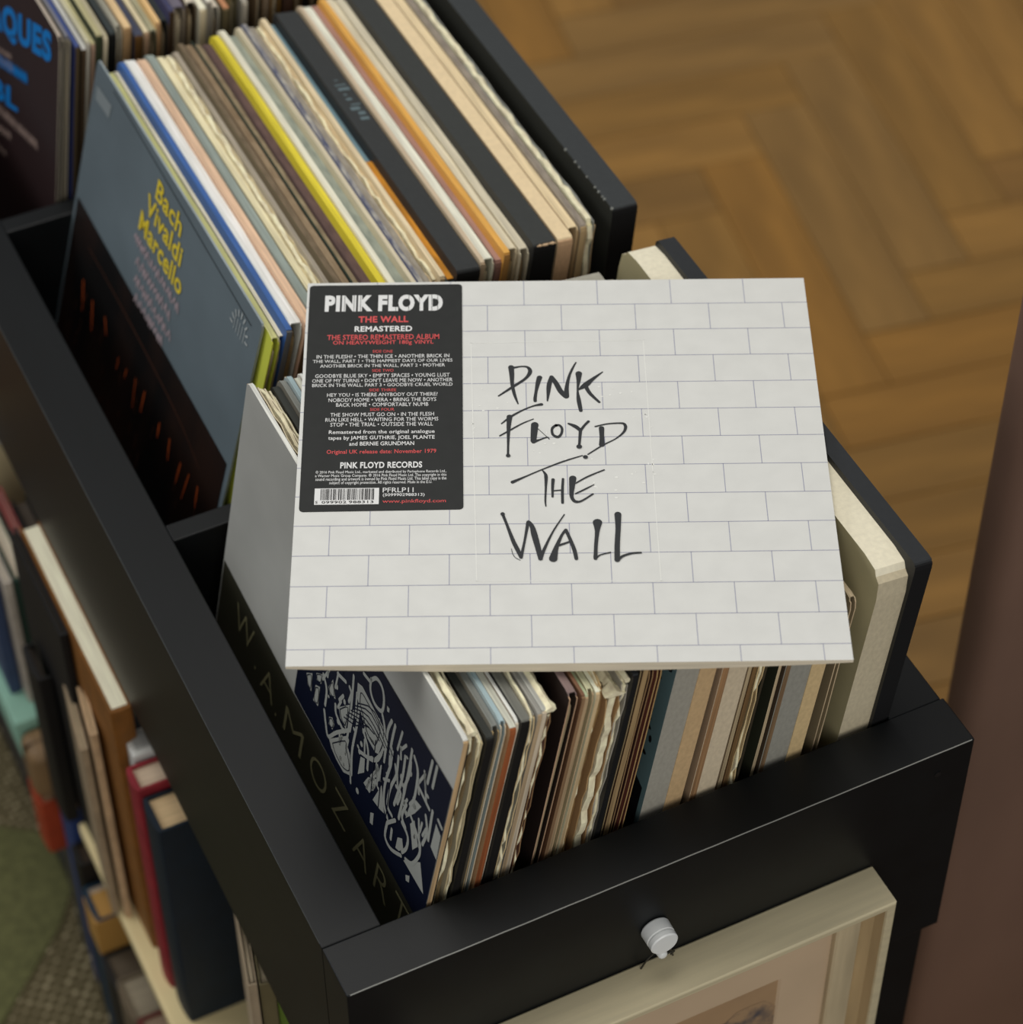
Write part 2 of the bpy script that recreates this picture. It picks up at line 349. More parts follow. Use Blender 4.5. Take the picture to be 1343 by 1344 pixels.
FS = [
 ('solid', (166,166,160), (222,222,214), (178,150,112), 'silver grey composer sleeve with a navy panel of instruments, leftmost of the near bin'),
 ('solid', (30,29,27), (30,30,28), (44,38,30), 'thin black sleeve wedged right behind the silver composer sleeve'),
 ('torn', (150,128,92), CR, (122,104,74), 'ragged cream topped sleeve with brown paper lining, second behind the silver composer sleeve'),
 ('torn', (200,190,160), (214,206,180), (196,180,142), 'thin sleeve with a white peeled corner beside the near bin first black gap'),
 ('solid', (26,26,24), (52,54,50), (24,22,20), 'black sleeve with a dark grey top between the peeled corner and the olive edge'),
 ('open', (120,116,104), (128,130,124), (160,138,98), 'grey topped sleeve with an olive tan opening, left of the pale blue one'),
 ('open', (170,184,184), (164,184,188), (196,182,156), 'pale blue topped sleeve with a whitish opening in the near bin'),
 ('solid', (190,150,110), (206,206,190), (138,78,44), 'sleeve with a rust red near edge and torn white fleck'),
 ('solid', (220,218,206), (228,228,220), (206,196,176), 'thin bright white sleeve right of the rust red edge'),
 ('solid', (26,25,24), (116,116,108), (24,22,20), 'black edged sleeve with a grey top, right of the bright white one'),
 ('torn', (140,138,126), (128,126,116), (198,176,134), 'grey topped sleeve with a peeled cream corner, right of the black edged one'),
 ('solid', (150,146,136), (154,152,144), (166,144,114), 'first of two light grey topped sleeves right of the peeled cream corner'),
 ('open', (160,158,150), (176,176,168), (190,176,154), 'second of two light grey topped sleeves, left of the maroon one'),
 ('torn', (84,34,28), (92,40,32), (128,100,70), 'maroon sleeve with a big ragged cream flap on its top edge'),
 ('open', (42,32,28), (132,112,108), (186,152,122), 'dark brown portrait sleeve with a mauve top and pinkish opening'),
 ('solid', (90,60,40), (116,82,60), (132,104,76), 'thin brown sleeve right behind the mauve topped portrait sleeve'),
 ('solid', (170,182,140), (186,198,160), (168,144,112), 'sleeve with a pale green top edge in the near bin'),
 ('open', (190,176,140), (206,204,168), (174,150,118), 'cream and green topped sleeve right of the pale green one'),
 ('solid', (230,226,196), (238,236,210), (190,166,128), 'bright cream sleeve with a buckled near corner'),
 ('torn', (200,170,120), (206,178,130), (120,92,58), 'tan sleeve with a crumpled worn corner, left of the dark gap'),
 ('torn', (176,140,98), (216,208,190), (168,136,94), 'thick tan sleeve with a curled white torn corner, middle of the near bin'),
 ('torn', (150,146,136), (170,166,152), (172,166,152), 'grey white sleeve with a long ragged tear down its near edge'),
 ('solid', (26,26,28), (34,36,38), (22,22,22), 'black sleeve right of the long ragged grey tear'),
 ('open', (60,58,52), (64,66,62), (140,122,90), 'first sleeve right of the black one, tan brown opening and dark top'),
 ('solid', (84,60,44), (96,84,72), (150,126,90), 'second sleeve right of the black one, narrow tan edge'),
 ('open', (60,30,30), (72,44,44), (140,112,78), 'third sleeve right of the black one, dark maroon top'),
 ('open', (92,44,40), (104,62,56), (166,136,90), 'fourth sleeve right of the black one, golden tan opening beside the teal photo box'),
 ('box', (96,122,124), (168,166,152), (158,154,142), 'wide box with a teal and black photo side and grey cloth spine'),
 ('box', (176,146,116), (214,204,184), (206,190,162), 'cream box set right of the grey cloth and tan one'),
 ('open', (170,150,120), (182,168,140), (168,150,118), 'thin greige sleeve right against the cream box set'),
 ('solid', (110,82,54), (120,94,66), (112,86,54), 'brown sleeve second to the right of the cream box set'),
 ('torn', (170,148,110), (190,170,130), (196,172,128), 'cream rippled sleeve third to the right of the cream box set'),
 ('solid', (52,50,38), (60,56,44), (58,50,36), 'thin dark olive sleeve fourth to the right of the cream box set'),
 ('solid', (54,56,42), (170,154,124), (184,164,132), 'bowed pale edged sleeve standing alone left of the grey box'),
 ('box', (92,76,60), (170,166,152), (148,146,136), 'thick box with a grey cloth and tan spine, left of two thin gaps'),
 ('open', (150,134,104), (190,172,140), (186,164,132), 'thin tan folder left of the big cream rounded box'),
 ('box', (176,166,128), (238,230,204), (196,184,156), 'large cream box with rounded worn corners, beside the black box at the right'),
 ('box', (26,27,28), (44,46,48), (18,18,19), 'black box set at the right end of the near bin'),
]
for i, ((x, t, ln), (kind, face, top, near, look)) in enumerate(zip(FD, FS)):
    H = 0.313; W = 0.313
    rnd = random.Random(i)
    if kind != 'box': H = rnd.uniform(0.307, 0.3138)
    yn = 0.0400 + rnd.uniform(0, 0.004)
    if i == 0: H = 0.3175; yn = 0.0385; W = 0.316
    if i in (20,): H = 0.300
    if i in (27,): H = 0.306
    if i in (14,): H = 0.3140
    if i in (35,): H = 0.300
    if i == 36: W = 0.325; H = 0.3135; x += 0.001
    if i == 37: W = 0.320; H = 0.3155; yn = 0.0385
    tm = None
    if i == 27: tm = None
    o = record(x, t, ln, yn, kind, face, top, near, look, 'records and boxes in the near bin', 'box' if kind == 'box' else 'record', H, W, seed=i + 3)
    if i == 0: silver = o; sH = H
    if i == 27:
        tealbox = o
        # print of the photo side: black lower half
        bm = bmesh.new(); rnd = random.Random(3)
        up = [(4 + k * 12, 196 + rnd.uniform(-7, 9)) for k in range(26)]
        bm.faces.new([bm.verts.new((-0.0003, u / 1000, v / 1000)) for u, v in [(4, 6)] + up + [(304, 6)]])
        for k in range(14): disc(bm, 6 + rnd.uniform(0, 14), 205 + k * 7, rnd.uniform(1, 4), rnd.uniform(1, 3), lambda u, v: (-0.0003, u / 1000, v / 1000), 7)
        obj('photo_print', bm, mat('black_ink', (16, 15, 17), 0.5), o)
        bm = bmesh.new(); box(bm, t * 0.54, t * 0.93, -0.0005, 0.004, 0.002, H - 0.003, 0.0002, 1)
        obj('tan_spine_strip', bm, mat('box_cloth', (196, 166, 124), 0.7, 0.035, (420, 420, 260), 0.25, 0.08), o)
    if i == 34:
        bm = bmesh.new(); box(bm, t * 0.60, t * 0.93, -0.0006, 0.004, 0.002, H - 0.003, 0.0002, 1)
        obj('tan_spine_strip', bm, mat('box_cloth', (206, 180, 134), 0.7, 0.035, (420, 420, 260), 0.25, 0.08), o)
        bm = bmesh.new(); box(bm, 0.0006, t * 0.11, -0.0006, 0.004, 0.002, H - 0.003, 0.0002, 1)
        obj('brown_shade_strip', bm, edge_mat((120, 96, 70)), o)  # brown shadow at the left of the grey cloth, painted as a strip
    if i == 28:
        bm = bmesh.new(); box(bm, 0.0004, t * 0.24, -0.0005, 0.004, 0.002, H - 0.003, 0.0002, 1)
        obj('brown_shade_strip', bm, edge_mat((146, 112, 78)), o)  # shade down the left of the cream end, put in as brown colour
    if i in (2, 13, 20, 21):        # curled flaps of torn paper at the near top corner
        bm = bmesh.new(); rnd = random.Random(i)
        n = 16; w_ = {2: 0.0035, 13: 0.005, 20: 0.007, 21: 0.003}[i]; ln_ = {2: .11, 13: .06, 20: .045, 21: .10}[i]
        rows = []
        for k in range(n + 1):
            y = 0.001 + ln_ * k / n; e = rnd.uniform(0.6, 1.1) * (1 - 0.75 * (k / n)) * w_
            rows.append([bm.verts.new((t * .5 - e, y, H + 0.0004 - e * 0.25 + rnd.uniform(0, .0005))), bm.verts.new((t * .5, y, H + 0.0016 + rnd.uniform(0, .0006))), bm.verts.new((t * .5 + e * 0.9, y, H + 0.0002 - e * 0.2)), bm.verts.new((t * .5 + e * 0.5, y, H - 0.0022)), bm.verts.new((t * .5 - e * 0.6, y, H - 0.0022))])
        for a, b2 in zip(rows, rows[1:]):
            for q in range(5): bm.faces.new((a[q], a[(q + 1) % 5], b2[(q + 1) % 5], b2[q]))
        bm.faces.new(rows[0]); bm.faces.new(rows[-1])
        obj('paper_flap', bm, mat('frayed_paper', (240, 226, 192), 0.9, 0.1, (260, 120, 120), 0.15, 0.6), o)

# middle bin
MD = [[0.1245,0.0018,14.84],[0.1266,0.0055,14.77],[0.1324,0.0043,14.56],[0.1369,0.0043,14.4],[0.1414,0.0089,14.24],[0.1503,0.0071,13.92],[0.1575,0.0068,13.66],[0.1647,0.0062,13.4],[0.1709,0.0061,13.18],[0.1772,0.0043,12.96],[0.1817,0.0043,12.8],[0.1862,0.0057,12.64],[0.192,0.0016,12.43],[0.1938,0.0052,12.37],[0.1991,0.0071,12.17],[0.2067,0.0061,11.9],[0.213,0.0048,11.68],[0.2179,0.008,11.5],[0.226,0.0039,11.22],[0.23,0.0034,11.07],[0.2336,0.0061,10.94],[0.2407,0.0048,10.69],[0.2456,0.0039,10.51],[0.2496,0.0052,10.37],[0.2555,0.0182,10.16],[0.2738,0.0034,9.51],[0.2774,0.0077,9.38],[0.2854,0.0052,9.09],[0.2908,0.0048,8.9],[0.2961,0.0066,8.71],[0.3028,0.007,8.47],[0.3102,0.0179,8.21],[0.3283,0.0118,7.56],[0.3403,0.0079,7.13],[0.3484,0.0048,6.84],[0.3533,0.0079,6.67],[0.3721,0.0205,5.0]]
MS = [
 ('solid', (92,104,110), (150,160,162), (120,124,118), 'grey blue sleeve with yellow lettering and dark concert photo, leftmost of the middle bin'),
 ('open', (190,196,70), (206,204,140), (176,178,60), 'sleeve with a yellow green top and side, right against the grey blue sleeve'),
 ('open', (190,184,160), (226,218,192), (150,140,120), 'cream sleeve left of the royal blue spine in the middle bin'),
 ('solid', (56,92,150), (64,100,160), (90,90,90), 'sleeve with a royal blue spine in the middle bin'),
 ('open', (230,232,224), (240,240,232), (150,140,120), 'double sleeve with a bright white top right of the royal blue spine'),
 ('open', (214,176,146), (230,194,162), (130,90,70), 'peach topped sleeve right of the bright white one'),
 ('open', (140,152,146), (150,160,152), (110,104,90), 'grey green topped sleeve right of the peach one'),
 ('open', (220,208,168), (236,224,184), (170,150,110), 'first cream sleeve right of the grey green one'),
 ('torn', (214,196,150), (226,210,166), (170,150,110), 'second cream sleeve right of the grey green one, with a frayed top'),
 ('open', (160,150,134), (172,162,146), (120,110,92), 'taupe topped sleeve left of the mottled brown ones'),
 ('solid', (96,84,62), (112,98,74), (90,74,52), 'dark mottled brown sleeve right of the taupe one'),
 ('open', (140,118,92), (156,134,106), (110,88,62), 'lighter mottled brown sleeve left of the thin black green line'),
 ('solid', (34,42,34), (40,50,40), (40,40,34), 'very thin black green sleeve in the middle bin'),
 ('open', (150,136,108), (170,154,124), (110,96,72), 'tan sleeve with speckled printing right of the thin black green one'),
 ('open', (92,72,72), (100,80,80), (84,66,60), 'purple brown sleeve left of the bright yellow one'),
 ('open', (214,196,50), (226,208,62), (190,170,60), 'sleeve with a bright yellow top in the middle bin'),
 ('solid', (224,218,192), (236,230,206), (180,168,140), 'cream sleeve right against the bright yellow one'),
 ('open', (138,144,132), (156,162,150), (120,116,100), 'grey green speckled double sleeve right of the yellow and cream pair'),
 ('solid', (204,192,160), (214,202,172), (160,146,118), 'beige sleeve left of the navy and white patterned spine'),
 ('solid', (52,64,104), (60,72,112), (90,90,90), 'sleeve with a broken navy and white patterned spine'),
 ('open', (160,154,140), (176,168,152), (130,122,104), 'grey speckled sleeve right of the navy patterned spine'),
 ('torn', (214,190,150), (228,206,166), (170,146,110), 'cream sleeve with a torn wavy top, left of its smoother cream neighbour'),
 ('solid', (222,200,160), (234,214,176), (180,156,120), 'smooth cream sleeve left of the sky blue and orange one'),
 ('open', (120,150,160), (120,150,160), (110,80,40), 'sleeve with a sky blue and orange top edge, left of the first slim black box'),
 ('box', (32,33,34), (54,56,56), (20,20,20), 'left one of two slim black boxes in the middle bin, faint blue mark on top'),
 ('solid', (190,170,140), (204,184,156), (150,130,104), 'thin tan edged sleeve right against the left slim black box'),
 ('open', (226,226,206), (234,234,216), (190,180,156), 'off white double sleeve right of the left slim black box'),
 ('solid', (150,116,108), (164,128,116), (120,90,80), 'purple tan sleeve left of the orange spine'),
 ('solid', (214,156,74), (226,170,84), (150,110,60), 'sleeve with an orange spine in the middle bin'),
 ('open', (214,202,172), (226,214,184), (176,160,130), 'cream double sleeve right of the orange spine'),
 ('open', (200,190,164), (216,206,180), (196,186,160), 'grey cream sleeve left of the right slim black box'),
 ('box', (34,35,34), (58,60,58), (14,14,14), 'right one of two slim black boxes in the middle bin, rubbed cream corner'),
 ('box', (214,186,146), (236,212,170), (196,160,124), 'beige box set right of the right slim black box'),
 ('open', (220,196,156), (232,210,168), (150,120,80), 'cream sleeve right of the beige box set'),
 ('solid', (150,140,126), (160,150,136), (170,146,108), 'grey sleeve with a scuffed near corner, left of the pale blue grey one'),
 ('torn', (150,156,152), (170,172,164), (176,150,112), 'pale blue grey worn sleeve left of the dark gap in the middle bin'),
 ('box', (44,44,38), (56,59,60), (14,14,15), 'wide scuffed black box set at the right end of the middle bin'),
]
spk = {10: ((150,130,104), (84,72,54)), 13: ((196,178,140), (112,96,76)), 14: ((120,96,92), (74,56,58)), 17: ((190,194,178), (120,130,120)), 19: ((42,54,98), (196,190,174)), 20: ((196,186,168), (128,120,108)), 11: ((178,156,126), (110,90,66)), 34: ((180,168,150), (110,100,92)), 35: ((190,196,190), (120,112,104))}
spk = {k: (tuple(int(p * .72 + q * .28) for p, q in zip(a, b)), tuple(int(p * .28 + q * .72) for p, q in zip(a, b))) if k != 19 else (a, b) for k, (a, b) in spk.items()}
for i, ((x, t, ln), (kind, face, top, near, look)) in enumerate(zip(MD, MS)):
    rnd = random.Random(100 + i)
    H = 0.313 if kind == 'box' else rnd.uniform(0.307, 0.3138)
    yn = 0.3905 + rnd.uniform(0, 0.006); W = 0.312
    if i == 0: H = 0.3165; yn = 0.404; W = 0.308; ln = 15.4
    if i in (24,): yn = 0.390; H = 0.3145
    if i == 31: yn = 0.3885; H = 0.3150
    if i == 32: yn = 0.3890; H = 0.3120
    if i == 36: yn = 0.3965; H = 0.3145
    if i in (35, 34, 33): yn = 0.3960
    tm = None
    if i in spk:
        a, b2 = spk[i]; tm = mat('printed_spine', a, 0.6, 0, (300, 75, 300), 0.3, 0, b2, 'noise', (0.30, 0.70), 3)
    o = record(x, t, ln, yn, kind, face, top, near, look, 'records and boxes in the middle bin', 'box' if kind == 'box' else 'record', H, W, seed=200 + i, topm=tm)
    if i == 0: bach = o; bH = H; bT = t
    if i == 23:
        bm = bmesh.new(); box(bm, 0.0001, t * 0.92, 0.003, 0.135, H - 0.0006, H + 0.0003)
        obj('orange_spine_end', bm, mat('orange_ink', (196, 132, 44), 0.5, 0.2, (90, 30, 90)), o)
    if i == 24:
        bm = bmesh.new()
        rr = random.Random(5)
        for k in range(9): box(bm, t * rr.uniform(.3, .5), t * rr.uniform(.55, .85), 0.172 + k * 0.006, 0.172 + k * 0.006 + rr.uniform(.001, .004), H - 0.0004, H + 0.0002)
        obj('blue_mark', bm, mat('blue_grey_ink', (96, 112, 116), 0.6), o)
    if i in (31, 36):
        bm = bmesh.new(); rr = random.Random(i)
        for k in range(9):
            u = (0.15 + 0.8 * k / 9) * t if i == 31 else 0.0004
            y = rr.uniform(-0.0001, 0.0006) if i == 31 else 0.002 + k * 0.009 * rr.uniform(.5, 1.2)
            bmesh.ops.create_icosphere(bm, subdivisions=1, radius=rr.uniform(0.0006, 0.0013), matrix=Matrix.Translation((u, y, H - 0.0006)))
        obj('rubbed_patch', bm, mat('bare_card', (206, 176, 140) if i == 31 else (128, 130, 124), 0.8), o)

# far bin
BD = [[0.1047,0.0035,8.74],[0.1105,0.0035,8.67],[0.1157,0.0035,8.6],[0.1203,0.0035,8.54],[0.1243,0.0032,8.49],[0.1284,0.0035,8.44],[0.1325,0.0047,8.39],[0.1377,0.0035,8.32],[0.1424,0.0053,8.26],[0.1488,0.0041,8.18],[0.1535,0.0059,8.12],[0.1599,0.0071,8.04],[0.1676,0.0041,7.94],[0.1723,0.0053,7.88],[0.1782,0.0036,7.81],[0.1824,0.0059,7.76],[0.1889,0.0042,7.67],[0.1934,0.0089,7.62],[0.203,0.0072,7.5],[0.2107,0.0054,7.4],[0.2167,0.0042,7.32],[0.2221,0.006,7.25],[0.2294,0.0048,7.16],[0.2366,0.0048,7.07],[0.2439,0.0042,6.98],[0.2487,0.0055,6.92],[0.2554,0.0067,6.83],[0.2625,0.0061,6.74],[0.2692,0.008,6.66],[0.2784,0.0068,6.54],[0.2858,0.0062,6.45],[0.2929,0.0049,6.36],[0.2987,0.0062,6.28],[0.306,0.0074,6.19]]
BS = [
 ('open', (42,26,26), (176,164,150), (150,142,126), 'dark purple brown sleeve with big blue lettering, leftmost of the far bin'),
 ('open', (150,142,124), (120,120,128), (152,144,126), 'pale edged sleeve right behind the blue lettered one'),
 ('solid', (60,70,120), (70,86,140), (70,58,40), 'sleeve with a blue and red top in the far bin'),
 ('solid', (60,46,32), (206,206,200), (66,52,36), 'brown edged sleeve with a white top right of the blue and red one'),
 ('open', (150,146,136), (196,190,160), (166,160,146), 'grey white edged sleeve just left of the pinkish one in the far bin'),
 ('solid', (170,150,130), (206,198,150), (150,124,104), 'pinkish edged sleeve with a yellow cream top in the far bin'),
 ('solid', (44,54,40), (180,172,130), (48,54,36), 'dark green sleeve with a cream top edge in the far bin'),
 ('solid', (200,190,160), (190,180,150), (190,178,150), 'pale cream sleeve left of the black gap in the far bin'),
 ('solid', (20,20,20), (50,56,56), (18,18,16), 'black sleeve in the far bin between two pale ones'),
 ('open', (170,166,150), (156,152,136), (170,164,146), 'pale grey sleeve right of the black one in the far bin'),
 ('solid', (180,150,110), (216,186,140), (150,120,84), 'tan sleeve with a wide tan top in the far bin'),
 ('solid', (60,62,76), (70,74,92), (86,60,28), 'deep brown edged sleeve with a slate blue top in the far bin'),
 ('solid', (220,206,170), (230,216,178), (150,122,96), 'sleeve with a bright cream top and pinkish tan edge in the far bin'),
 ('open', (120,116,90), (170,168,140), (72,54,30), 'grey green topped sleeve with a dark brown edge in the far bin'),
 ('solid', (220,180,120), (232,192,134), (156,122,86), 'sleeve with an orange tan top in the far bin'),
 ('open', (40,44,46), (50,54,54), (86,70,40), 'black topped sleeve right of the orange tan one in the far bin'),
 ('solid', (60,60,90), (66,66,96), (56,42,26), 'navy topped sleeve third from the orange tan one in the far bin'),
 ('open', (150,138,120), (110,104,116), (144,130,110), 'taupe box like sleeve with a mauve grey top in the far bin'),
 ('open', (70,56,40), (206,196,176), (74,58,38), 'dark brown edged sleeve left of the white cream one in the far bin'),
 ('solid', (214,206,180), (236,230,206), (190,176,144), 'white cream edged sleeve in the middle of the far bin'),
 ('solid', (120,116,108), (228,222,206), (122,116,104), 'grey edged sleeve right of the white cream one in the far bin'),
 ('open', (186,182,168), (232,220,200), (176,168,148), 'light grey sleeve with a white and orange top in the far bin'),
 ('solid', (100,92,66), (210,150,110), (98,88,62), 'olive edged sleeve with an orange pink top in the far bin'),
 ('open', (96,90,58), (150,140,110), (96,86,56), 'dark olive sleeve just left of a pale grey edge in the far bin'),
 ('solid', (170,164,150), (176,170,156), (164,156,140), 'pale grey edged sleeve in the right half of the far bin'),
 ('open', (92,74,52), (120,100,80), (94,74,50), 'first brown sleeve right of the pale grey edge in the far bin'),
 ('open', (100,82,60), (130,112,90), (104,84,58), 'second brown sleeve right of the pale grey edge in the far bin'),
 ('solid', (140,124,104), (150,134,112), (136,118,96), 'taupe edged sleeve left of the golden brown one in the far bin'),
 ('open', (140,104,50), (150,116,64), (132,98,46), 'golden brown sleeve in the far bin above the black box'),
 ('solid', (70,50,40), (88,66,52), (74,52,40), 'maroon brown sleeve right of the golden brown one in the far bin'),
 ('open', (88,66,36), (100,80,50), (90,68,36), 'ochre brown sleeve in the far bin near its right end'),
 ('solid', (22,20,18), (30,28,26), (20,18,16), 'black sleeve near the right end of the far bin'),
 ('open', (70,56,34), (90,74,50), (72,56,34), 'dark brown sleeve second from the right end of the far bin'),
 ('open', (60,48,32), (80,66,46), (62,50,32), 'dark brown sleeve at the right end of the far bin'),
]
for i, ((x, t, ln), (kind, face, top, near, look)) in enumerate(zip(BD, BS)):
    rnd = random.Random(500 + i)
    H = rnd.uniform(0.300, 0.3125); yn = 0.733 + rnd.uniform(0, 0.006)
    if i == 0: H = 0.318; yn = 0.734; bk_t = t
    if i == 1: H = 0.314
    o = record(x, t, ln, yn, kind, face, top, near, look, 'records in the far bin', 'record', H, 0.312, seed=700 + i)
    if i == 0: backs = o

# prints on the three visible covers ---------------------------------------------
def on_face(o, off):                    # (u mm from near edge, w mm up) -> local point just proud of the left face
    return lambda u, w_: (-off, u / 1000, w_ / 1000)
def print_part(name, bm, m_, parent): return obj(name, bm, m_, parent)
# 1: silver composer sleeve
gold = mat('dull_gold_ink', (128, 124, 92), 0.5); navy = mat('navy_ink', (9, 15, 34), 0.45); sil = mat('silver_ink', (150, 152, 146), 0.5)
bm = bmesh.new(); f = on_face(silver, 0.00035)
rect(bm, [(0.5, 4), (314, 4), (314, 164), (195, 158), (0.5, 156)], f); print_part('dark_band', bm, mat('dark_olive_ink', (50, 49, 38), 0.4), silver)
bm = bmesh.new(); f = on_face(silver, 0.0005)
rect(bm, [(0.4, 155.5), (194, 159.5), (196, 276.5), (0.4, 278)], f); pan = print_part('navy_panel', bm, navy, silver)
art = {"fill":[[[141.1,171.5],[121.4,195.1],[118.3,189.0],[113.9,186.5],[106.4,174.1],[117.3,166.2],[128.3,166.1],[136.2,167.9]],[[136.6,204.9],[124.4,219.7],[123.7,198.4],[132.6,199.8]],[[120.1,243.5],[114.0,246.3],[82.9,243.2],[79.9,233.9],[82.3,220.2],[86.1,217.6],[97.8,217.9],[104.0,222.6],[114.9,230.9],[118.2,233.7]],[[168.6,192.3],[162.8,196.0],[161.2,180.3],[168.3,178.8]],[[152.9,206.1],[148.9,217.1],[142.0,206.5],[149.5,203.1]],[[170.1,201.5],[162.1,208.0],[162.0,199.6],[168.1,197.0]],[[182.2,189.3],[174.8,196.3],[172.5,182.5],[178.4,183.0]],[[145.8,186.9],[141.9,190.2],[138.0,187.8],[139.3,181.8],[144.7,181.5]],[[83.3,261.3],[80.1,261.9],[79.7,258.9],[82.1,257.8]],[[101.3,197.8],[96.0,201.3],[93.9,191.3],[100.7,182.6]],[[92.4,183.6],[88.6,192.9],[78.2,202.1],[78.7,193.4],[83.9,183.6]],[[78.7,183.1],[72.1,203.6],[63.5,187.5],[69.3,185.1]],[[32.9,179.4],[15.1,197.8],[5.2,180.3],[9.0,180.0]],[[8.6,219.5],[8.1,240.1],[0.9,237.2],[0.0,217.2]],[[78.4,171.9],[74.5,175.3],[73.1,165.8],[76.8,164.3]],[[27.3,172.3],[23.0,176.3],[22.0,171.1],[25.8,168.8]],[[43.9,178.3],[43.9,187.7],[38.9,192.3],[35.2,186.2],[39.6,180.1]],[[38.3,223.5],[33.5,232.7],[26.3,234.7],[31.7,222.8],[39.9,209.6]],[[34.0,211.1],[30.2,218.4],[21.0,205.4],[25.9,196.7]]],"line":[[[152.8,185.4],[147.7,177.0],[142.5,172.2],[134.0,184.7],[119.9,201.7]],[[140.8,202.8],[137.9,197.2],[126.1,194.5]],[[105.9,260.7],[104.6,253.1],[97.4,248.8],[88.0,251.7],[87.5,260.4],[92.0,267.3],[100.0,267.3],[105.7,260.2]],[[125.9,243.2],[123.2,227.2],[120.9,204.9],[120.3,187.7]],[[113.8,234.8],[112.0,214.3],[112.2,192.6],[108.0,175.4]],[[103.9,218.5],[94.4,210.9],[91.1,197.3]],[[86.5,250.5],[80.7,243.4],[78.2,228.8],[84.5,212.9],[91.8,206.5],[102.8,200.5]],[[161.2,209.0],[154.3,202.5],[153.0,190.2]],[[144.5,226.5],[133.7,230.4]],[[114.9,256.3],[107.3,257.9]],[[75.0,256.9],[77.2,246.5],[75.7,234.9],[74.8,221.9]],[[70.4,257.6],[70.6,240.3],[68.0,225.7]],[[128.1,231.3],[124.9,228.9],[126.0,220.9]],[[137.2,210.7],[133.5,218.1]],[[67.2,238.0],[66.4,230.9],[68.7,208.3],[65.7,194.3],[58.8,188.5]],[[60.3,241.4],[58.7,227.2],[62.0,212.6],[61.8,197.5],[54.6,195.3]],[[53.3,248.9],[51.9,230.6],[54.7,205.4]],[[47.8,260.6],[46.8,244.0],[46.7,220.2],[46.9,201.7]],[[44.0,258.8],[37.2,252.5],[35.2,232.9],[38.3,223.5]],[[32.8,244.4],[18.0,241.9]],[[6.6,244.7],[1.6,243.4]],[[25.0,275.2],[25.4,256.5]],[[19.4,276.5],[19.4,259.1]],[[57.8,185.5],[57.2,173.7],[48.5,172.1],[36.3,179.7]],[[50.0,196.3],[57.8,185.5]],[[42.4,202.7],[33.6,200.4],[32.2,191.6],[35.9,183.3]],[[36.3,217.7],[27.0,213.8],[19.2,209.5]],[[19.8,233.9],[15.2,225.1],[16.9,212.1]],[[18.7,208.0],[17.8,200.9],[22.9,187.8],[30.8,182.8]],[[14.1,244.2],[12.3,221.3]],[[47.8,228.1],[45.2,243.8],[46.5,252.2]],[[51.5,186.3],[50.7,178.9]],[[76.0,215.6],[77.0,203.4]],[[91.5,207.1],[82.4,214.8],[79.0,224.5]],[[56.3,219.8],[50.1,220.6],[51.4,210.1]],[[41.7,219.7],[43.9,207.1],[37.9,203.7]]]}
bm = bmesh.new(); f = on_face(silver, 0.0007)
for P in art['fill']: 
    bm.faces.new([bm.verts.new(f(*p)) for p in P])
for q_, P in enumerate(art['line']): stroke(bm, [(u, v, 2.7) for u, v in P], on_face(silver, 0.00071 + q_ * 0.000004), 4)
rr = random.Random(12)
for k in range(84):     # small keys and valves of the line drawing
    u = rr.uniform(18, 176); v = 214 + 30 * math.sin(u / 23) * 0.7 + rr.uniform(-26, 26)
    if rr.random() < .5: disc(bm, u, v, rr.uniform(1, 2.4), rr.uniform(1, 2.4), f, 12)
    else: stroke(bm, [(u, v, 2.2), (u + rr.uniform(-7, 7), v + rr.uniform(5, 18), 2.2)], f, 1)
obj('line_drawing', bm, sil, pan)
bm = bmesh.new(); f = on_face(silver, 0.0009)
for P in art['fill'][:8]:      # dark inner lines over the pale fills
    c = (sum(p[0] for p in P) / len(P), sum(p[1] for p in P) / len(P))
    Q = [(c[0] + (p[0] - c[0]) * .72, c[1] + (p[1] - c[1]) * .72, 0.7) for p in P]; stroke(bm, Q + [Q[0]], f, 3)
for k in range(3): stroke(bm, [(60 + k * 11, 182 + 4 * math.sin(k), 1.0), (66 + k * 11, 232 + 9 * math.cos(k * 2), 1.0)], f, 2)
for k in range(7):
    a = k * 7; stroke(bm, [(128 - a * .3, 205 + a * .6, .9), (112 - a * .4, 214 + a * .7, .9), (105 - a, 226 + a * .2, .9)], f, 3)
for u, v in [(150, 246), (144, 238), (138, 231)]: rect(bm, [(u, v), (u + 3, v + .5), (u + 3, v + 4), (u, v + 3.5)], f)
obj('dark_drawing_lines', bm, navy, pan)
bm = bmesh.new(); f = lambda a, b2: (-0.0006, -a / 1000, b2 / 1000)
for ch, u0, u1, wc in [('W', 287, 257, 141), ('.', 250, 247, 131), ('A', 240, 219, 131), ('.', 213, 210, 124), ('M', 201, 172, 130), ('O', 159, 134, 132), ('Z', 124, 103, 136), ('A', 91, 69, 134), ('R', 60, 41, 136), ('T', 34, 15, 140)]:
    if ch == '.': disc(bm, -u0, wc - 5, 1.2, 1.2, f)
    else: text_into(bm, ch, -u0, -u1, wc - 10.5, wc + 10.5, f, -0.012, 6)
obj('gold_lettering', bm, gold, silver)

